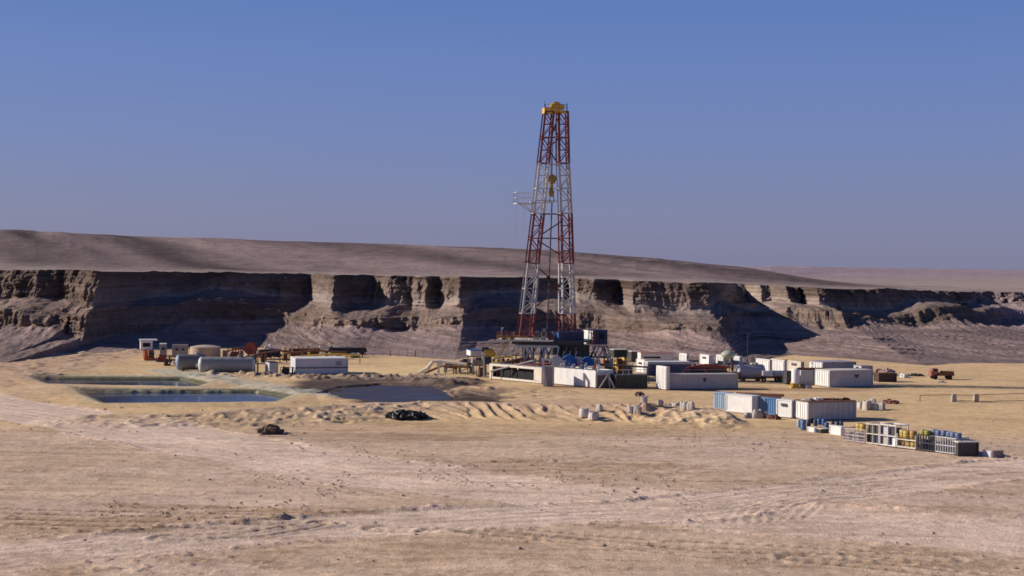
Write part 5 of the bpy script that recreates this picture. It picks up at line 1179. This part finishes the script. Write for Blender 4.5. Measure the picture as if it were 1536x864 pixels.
# orange skid with white cabin
p, L, W, H = spot((216, 541), 192, 232, 526, 16, None, 8); u, v = yawed(16); R = Matrix.Rotation(math.radians(16), 3, 'Z'); P = lambda x, y_, z_: p+u*x+v*y_+Vector((0, 0, z_))
t = thing('cement_unit', p, 'orange red machinery skid with a bright white cabin at the far left of the site', 'machine skid', None, math.radians(16))
mb = MB(); mb.box(P(L/2, W/2, .35), (L, W, .5), R); mb.box(P(L*.2, W*.5, H*.5), (L*.35, W*.96, H*.9), R)
for k in range(4): mb.box(P(L*(.3+.2*k), W*.1, H*.55), (.3, .3, H*.9), R)
mb.bar(P(L*.3, .1, .5), P(L*.95, .1, H), .2); mb.bar(P(.0, W*.3, .5), P(.0, W*.9, H), .2); mb.build('machine_frame', ORANGE, t)
mb = MB(); mb.box(P(L*.25, W*.55, H+1.0), (2.4, W*.7, 1.9), R); cb_ = mb.build('cabin', WHITE, t)
mb = MB(); mb.box(P(L*.25+.4, W*.55, H+2.02), (3.6, W*.72, .14), R); mb.build('roof', GREYW, cb_)
mb = MB(); mb.box(P(L*.25, W*.2-.05, H+1.1), (1.5, .06, .8), R); mb.build('window', BLACK, cb_)
mb = MB(); mb.box(P(L*.75, W*.5, H*.8), (L*.3, W*.5, H*.9), R); mb.tube(P(L*.6, 0, H*.6), P(L*.95, 0, H*.6), .5, 12); mb.build('engine_block', DARK, t)
skid_machine('small red machine below the white roofed cabin at the left', 'machine', (234, 543), 229, 258, 532, 14, RED, RED, mw=2, seed=9, name='pump_unit')
skid_machine('dark rusty machine just left of the blue ended tank', 'machine', (246, 549), 240, 256, 538, 14, DARK, RUST, mw=2, seed=10, name='pump_unit')
skid_machine('dark red machine right behind the large silver tank', 'machine', (342, 546), 334, 366, 521, 14, paint('dark_red', (.12, .03, .03), dirt=.4), DARK, mw=3, seed=11, name='pump_unit')
c = G(376, 545); t = thing('hose_reel', c, 'round red hose reel standing among dark machinery left of the pipe racks', 'hose reel')
mb = MB(); q = c+Vector((0, 0, 3.0)); mb.tube(q-Vector((0, .7, 0)), q+Vector((0, .7, 0)), .8, 20); mb.build('coil', paint('reel_red', (.42, .1, .08), dirt=.4), t)
mb = MB()
for s in (-.75, .75): mb.lathe(q+Vector((0, s-.04, 0)), (0, 1, 0), [(0, 1.25), (.08, 1.25)], 20).cut()
mb.each('flange', RED, t)
mb = MB()
for s in (-.8, .8): mb.bar(c+Vector((-1, s, 0)), q+Vector((0, s, 0)), .16); mb.bar(c+Vector((1, s, 0)), q+Vector((0, s, 0)), .16)
mb.box(c+Vector((0, 0, .8)), (1.8, 1.8, 1.5)); mb.build('stand', DARK, t)
skid_machine('black machine between the large silver tank and the small white box', 'machine', (374, 560), 371, 388, 541, 10, DARK, BLACK, mw=2, seed=12, name='pump_unit')
skid_machine('dark low machine between the small white box and the long pale cabin', 'machine', (420, 562), 417, 442, 550, 8, DGREEN, BLACK, mw=2, seed=13, name='pump_unit')
# long dark pipe racks behind the long cabin
for k, (a, b_, n_, m, lb) in enumerate((((386, 539), (418, 538), 5, DARK, 'dark pipe rack directly right of the red hose reel'), ((436, 537), (478, 536.5), 5, RUST, 'long rusty pipe rack behind the long pale cabin'), ((492, 535), (548, 535), 3, DARK, 'farthest low dark pipe rack running right towards the cliff'))):
    pipe_pile(lb, a, b_, n_, .28, m, 30+k)
for k, (px, py, h, lb) in enumerate(((399, 539, 2.6, 'white valve pipe standing left on the dark pipe racks'), (406, 539, 3.0, 'taller white valve pipe on the dark pipe racks'), (427, 538, 2.2, 'yellow valve above the left end of the long pale cabin'), (447, 537, 2.2, 'second yellow valve above the long pale cabin'), (462, 537, 2.4, 'olive valve above the middle of the long pale cabin'), (481, 536.5, 2.3, 'pale yellow valve above the right of the long pale cabin'), (496, 536, 3.0, 'cream and yellow valve at the right end of the pipe racks'))):
    c = G(px, py-1.5); m = [GREYW, WHITE, YELLOW, YELLOW, paint('olive_yellow', (.3, .25, .05)), CREAM, CREAM][k]; t = thing('valve_stand', c, lb, 'valve', 'valves along the pipe racks')
    mb = MB(); mb.tube(c, c+Vector((0, 0, h*.9)), .14, 8); mb.tube(c+Vector((-.5, 0, h*.7)), c+Vector((.5, 0, h*.7)), .18, 8); mb.build('valve_body', m, t)
    mb = MB(); mb.tube(c+Vector((0, 0, h*.9)), c+Vector((0, 0, h)), .4, 12); mb.build('hand_wheel', m if k != 6 else YELLOW, t)
# small posts / people-sized stakes along the far edge
for k in range(9):
    px = 548+k*12.5; c = G(px, 533+k*.25); mb = MB(); mb.bar(c, c+Vector((.05, 0, 1.3+.3*(k % 3))), .16); mb.box(c+Vector((0, 0, .1)), (.4, .4, .2))
    tag(mb.build('marker_post', GREYW if k % 3 else RUST, origin=c), '%s short marker post from the left along the foot of the cliff' % ['first', 'second', 'third', 'fourth', 'fifth', 'sixth', 'seventh', 'eighth', 'ninth'][k], 'post', 'marker posts at the foot of the cliff')
# ---------------------------------------------------------- shakers and flow pipes left of the rig
t = thing('flow_pipe', G(632, 560), 'bent cream flow pipe running from the rig down to the waste pit', 'pipe')
Yp = 262
mb = MB(); mb.path([at(629, 559, Yp), at(640, 553, Yp), at(649, 542.5, Yp), at(664, 542, Yp), at(700, 546.5, Yp-1)], .28, 10); mb.build('pipe', CREAM, t)
mb = MB(); mb.bar(at(658, 544, Yp), (at(658, 545, Yp).x, Yp, 0), .35); mb.box(at(660, 546, Yp), (1.1, .5, .8)); mb.build('support', CREAM, t)
mb = MB(); mb.bar(at(650, 544, Yp+.5), at(640, 559, Yp+.5), .16); mb.cut().bar(at(673, 546, Yp), (at(668, 559, Yp).x, Yp, .1), .2); mb.cut().bar(at(690, 547, Yp), (at(690, 559, Yp).x, Yp, .1), .2); mb.each('strut', GREY, t)
t2 = thing('flow_pipe', G(660, 556), 'second darker flow pipe just under the bent cream one', 'pipe')
mb = MB(); mb.path([at(634, 561, Yp+2), at(646, 556, Yp+2), at(662, 549, Yp+2), at(704, 550.5, Yp+1)], .22, 8); mb.build('pipe', RUST, t2)
mb = MB(); mb.bar(at(680, 549, Yp+2), (at(680, 560, Yp+2).x, Yp+2, 0), .2); mb.build('support', DARK, t2)
YS = 262
def shaker(label, c, l, r_, top, yaw, m1, m2, seed):
    p, L, W, H = spot(c, l, r_, top, yaw, None, 3); u, v = yawed(yaw); R = Matrix.Rotation(math.radians(yaw), 3, 'Z'); P = lambda x, y_, z_: p+u*x+v*y_+Vector((0, 0, z_))
    t = thing('shale_shaker', p, label, 'shale shaker', 'shale shakers left of the rig', math.radians(yaw))
    mb = MB()
    for x in (.1, L-.1):
        for y_ in (.1, W-.1): mb.bar(P(x, y_, 0), P(x, y_, H*.6), .2)
    [mb.bar(P(0, y_, H*.55), P(L, y_, H*.55), .2) for y_ in (.1, W-.1)]; [mb.bar(P(x, 0, H*.5), P(x, W, H*.5), .16) for x in (.1, L-.1)]; mb.bar(P(0, 0, .3), P(L, 0, H*.5), .14); mb.build('stand', m2, t)
    mb = MB(); Rt = R @ Matrix.Rotation(math.radians(10), 3, 'Y'); mb.box(P(L/2, W/2, H*.72), (L*.95, W, H*.25), Rt); mb.build('screen_deck', m1, t)
    mb = MB(); q = P(L*.5, W/2, H*.92); mb.tube(q-u*L*.22, q+u*L*.22, H*.09, 12); mb.build('vibrator_motor', m2, t)
    mb = MB(); mb.box(P(L*.92, W/2, H*.8), (.5, W*.9, H*.35), R); mb.build('feed_box', m1, t)
shaker('dark tilted shaker under the cream flow pipe', (668, 560), 664, 686, 545, 8, DARK, DARK, 1)
shaker('dark shaker with a reddish box at the middle of the shaker row', (690, 560), 684, 708, 539, 8, paint('dull_maroon', (.16, .07, .07), dirt=.4), DARK, 2)
shaker('pale dusty shaker beside the grey post near the white tank', (708, 562), 704, 730, 537, 8, paint('dusty_grey', (.34, .3, .28), dirt=.5), GREY, 3)
floor_box('shaker_hut', 'small white hut with a blue roof above the shakers', 'hut', 700, 722, 706, 526, 534, YS, WHITE, WHITE, 12, BLUE)
c = G(711, 560); hs = thing('hut_stand', c, 'dusty steel stand carrying the small white hut', 'stand')
mb = MB()
for px in (702, 711, 720): q = at(px, 534, YS+.8); mb.bar((q.x, q.y, 0), q, .2)
mb.bar(at(701, 534.2, YS+.8), at(722, 534.2, YS+.8), .3); mb.build('post', GREY, hs)
c = G(735, 560); t = thing('degasser', c, 'yellow and blue machine on posts between the hut and the drill floor', 'machine')
mb = MB(); q = at(734, 529, 257); mb.tube(q-Vector((.9, 0, 0)), q+Vector((.9, 0, 0)), .75, 16); mb.box(q+Vector((.4, 0, -.3)), (1.4, 1.2, .7)); mb.build('drum_body', YELLOW, t)
mb = MB(); q = at(728, 524, 257); mb.box(q, (1.2, 1.0, .8)); mb.cut().box(at(732, 541, 257), (1.3, 1.3, 1.3)); mb.each('motor', NAVY, t)
mb = MB()
for px in (726, 742): q = at(px, 532, 257); mb.bar((q.x, q.y, 0), q, .28)
mb.bar(at(726, 532, 257), at(742, 532, 257), .3); mb.build('support_frame', GREYW, t)
mb = MB(); mb.path([at(742, 537, 256), at(765, 534, 255), at(778, 530, 254)], .2, 8); mb.cut().path([at(738, 545, 256), at(770, 541, 255)], .16, 8); mb.each('flow_line', paint('olive_yellow', (.3, .25, .05)), t)
c = G(726, 566); mb = MB(); mb.bar(c, c+Vector((-.1, 0, 4)), .38); mb.box(c+Vector((0, 0, .1)), (.9, .9, .2)); mb.box(c+Vector((-.1, 0, 4)), (.8, .6, .3)); tag(mb.build('steel_post', SILVER, origin=c), 'stout pale steel post left of the white tank with the dark opening', 'post')
# red valve manifold between tanks and substructure
for k, (px, lb) in enumerate(((748, 'red valve manifold above the left end of the tank with the opening'), (762, 'red pipe manifold above the middle of the tank with the opening'), (790, 'red manifold at the foot of the white substructure'))):
    q = at(px, 548, 257-k*3.2); c = Vector((q.x, q.y, 0)); t = thing('valve_manifold', c, lb, 'manifold', 'red manifolds at the rig base')
    mb = MB(); mb.tube(q-Vector((1.2, 0, 0)), q+Vector((1.2, 0, 0)), .22, 8)
    for s in (-.9, 0, .9): mb.tube(q+Vector((s, 0, -.5)), q+Vector((s, 0, .9)), .16, 8)
    mb.build('pipe', RED, t); mb = MB()
    for s in (-.9, 0, .9): mb.tube(q+Vector((s, -.08, .9)), q+Vector((s, .08, .9)), .3, 10).cut()
    mb.each('hand_wheel', [YELLOW, RED, RED][k], t)
    mb = MB(); mb.bar(c+Vector((-.8, 0, 0)), q-Vector((.8, 0, .3)), .14); mb.cut().bar(c+Vector((.8, 0, 0)), q+Vector((.8, 0, -.3)), .14); mb.each('stand', DARK, t)
# ---------------------------------------------------------- scattered clods (uncountable)
rr = np.random.RandomState(4); mbv = []; mbf = []
ico = [(0, 0, 1), (.9, 0, .3), (.28, .85, .35), (-.72, .53, .3), (-.72, -.53, .28), (.28, -.85, .33), (.75, .5, -.4), (-.3, .85, -.4), (-.9, 0, -.4), (-.3, -.85, -.4), (.75, -.5, -.4)]
fi = [(0, 1, 2), (0, 2, 3), (0, 3, 4), (0, 4, 5), (0, 5, 1), (1, 6, 2), (2, 7, 3), (3, 8, 4), (4, 9, 5), (5, 10, 1), (2, 6, 7), (3, 7, 8), (4, 8, 9), (5, 9, 10), (1, 10, 6)]
N = 7000
cx = rr.uniform(-70, 70, N); cy = rr.uniform(80, 212, N)
dens = fbm(cx/9, cy/4, 301, 4)+.25*rr.rand(N)
def near(P, w0):
    d, s, sd = dpoly(cx, cy, P); return np.exp(-((d-w0)/1.0)**2)
dens += .55*near(ROADA, 8.0)+.4*near(ROADB, 5.6)
ne = 1100; k_ = rr.randint(0, 5, ne)
edge = [(380, 652, 1050, 745), (330, 700, 560, 740), (150, 765, 480, 762), (620, 705, 1000, 722), (860, 640, 1180, 660)]
for q in range(ne):
    a = edge[k_[q]]; f_ = rr.rand(); j = rr.randn()*10
    g_ = G(a[0]+(a[2]-a[0])*f_, a[1]+(a[3]-a[1])*f_**.8+j+4*math.sin(f_*19+k_[q])); cx[q], cy[q] = g_.x, g_.y
cl_ = vn(cx/2.5, cy/2.5, 77) > -.25
dens[:ne] = np.where(cl_[:ne], 1, 0)
keep = (dens > .40) & ~inside(cx, cy, PITB) & (np.abs(cx) < cy*.40+3)
big = (np.arange(N) < ne)[keep]; cx, cy = cx[keep], cy[keep]; cz, _ = ground_fn(cx[None, :], cy[None, :]); cz = cz[0]
sz = .035+.17*rr.rand(len(cx))**6+.03*rr.rand(len(cx))
sz = np.where(big, .05+.12*rr.rand(len(cx))**2, sz)
base = np.array(ico); V = []; Fc = []
for i in range(len(cx)):
    k = sz[i]*(1+.5*(rr.rand(11)-.5))[:, None]; a = rr.rand()*6.28; R2 = np.array([[math.cos(a), -math.sin(a), 0], [math.sin(a), math.cos(a), 0], [0, 0, .55]])
    V.append((base*k) @ R2.T+np.array([cx[i], cy[i], cz[i]+sz[i]*.25])); 
V = np.concatenate(V); Fc = (np.array(fi)[None]+11*np.arange(len(cx))[:, None, None]).reshape(-1, 3)
me = bpy.data.meshes.new('scattered_clods'); me.from_pydata(V.tolist(), [], Fc.tolist()); me.materials.append(paint('clod_soil', (.46, .35, .26), rough=1, dirt=.4, bump=.3, scale=.3))
o = bpy.data.objects.new('scattered_clods', me); COL.objects.link(o); tag(o, 'loose clods and small stones scattered over the sandy ground', kind='stuff', cat='stones')

# ---------------------------------------------------------- more small plant seen across the site
MISC = [((392, 544), 386, 400, 529, 'dark unit with a red frame right behind the small white box', DARK, RED, 71), ((424, 541), 417, 436, 528, 'rusty unit with yellow cage above the gap left of the long pale cabin', RUST, YELLOW, 72), ((452, 540), 445, 466, 527, 'olive unit in a yellow cage above the long pale cabin', DGREEN, YELLOW, 73),
 ((487, 539), 480, 496, 526, 'dark unit with cream frame near the right end of the long pale cabin', DARK, CREAM, 74), ((505, 538.5), 498, 514, 528, 'brown unit in a rusty frame just past the long pale cabin', RUST, RUST, 75), ((527, 537), 521, 541, 530, 'small grey unit alone on the yellow sand right of the long pale cabin', GREY, GREYW, 76),
 ((284, 541), 278, 292, 532, 'small dark unit between the grey cabin and the round tan tank', DARK, RED, 77), ((264, 548), 258, 272, 538, 'orange rusty unit left above the blue ended tank', ORANGE, RUST, 78), ((350, 540), 344, 362, 524, 'black unit with red cage right of the small cream box', BLACK, RED, 79),
 ((1040, 556), 1034, 1048, 545, 'dark unit left of the windowed white cabin', DARK, GREY, 80), ((1118, 560), 1112, 1130, 546, 'rusty unit under the tall thin lamp pole', RUST, GREY, 81), ((1210, 572), 1204, 1218, 562, 'pale grey unit tucked left of the emblem container', GREYW, GREY, 82),
 ((1128, 556), 1122, 1134, 543, 'cream unit left of the big white camp container', CREAM, GREYW, 83), ((1226, 556), 1219, 1232, 547, 'brown unit standing behind the violet camp container row', RUST, DARK, 84)]
for c, l, r, top, lb, m1, m2, sd in MISC: skid_machine(lb, 'machine', c, l, r, top, 14, m1, m2, mw=2.0, seed=sd, group='small machinery units of the camp', name='pump_unit')
for k, (a, b_, c_, m, lb) in enumerate((((386, 531), (420, 526), (452, 530), RUST, 'rusty pipe line looping up behind the small white box'), ((430, 530), (470, 525.5), (520, 529), RUST, 'rusty pipe line looping behind the long pale cabin'), ((455, 534), (500, 531), (540, 533), YELLOW, 'yellow pipe line low behind the long pale cabin'), ((338, 528), (358, 522), (384, 530), RED, 'red pipe line bent over the dark machinery by the hose reel'), ((1030, 552), (1058, 547), (1094, 551), RED, 'red pipe line bent over the rusty pipe stack'))):
    Yk = (290 if k < 4 else 262)-k*.7; q = [at(*w_, Yk) for w_ in (a, b_, c_)]; mb = MB(); mb.path(q, .18, 8)
    for w_ in q: mb.bar((w_.x, w_.y, 0), w_, .16)
    tag(mb.build('pipe_line', m, origin=(q[0].x, q[0].y, 0)), lb, 'pipe', 'bent pipe lines over the machinery')
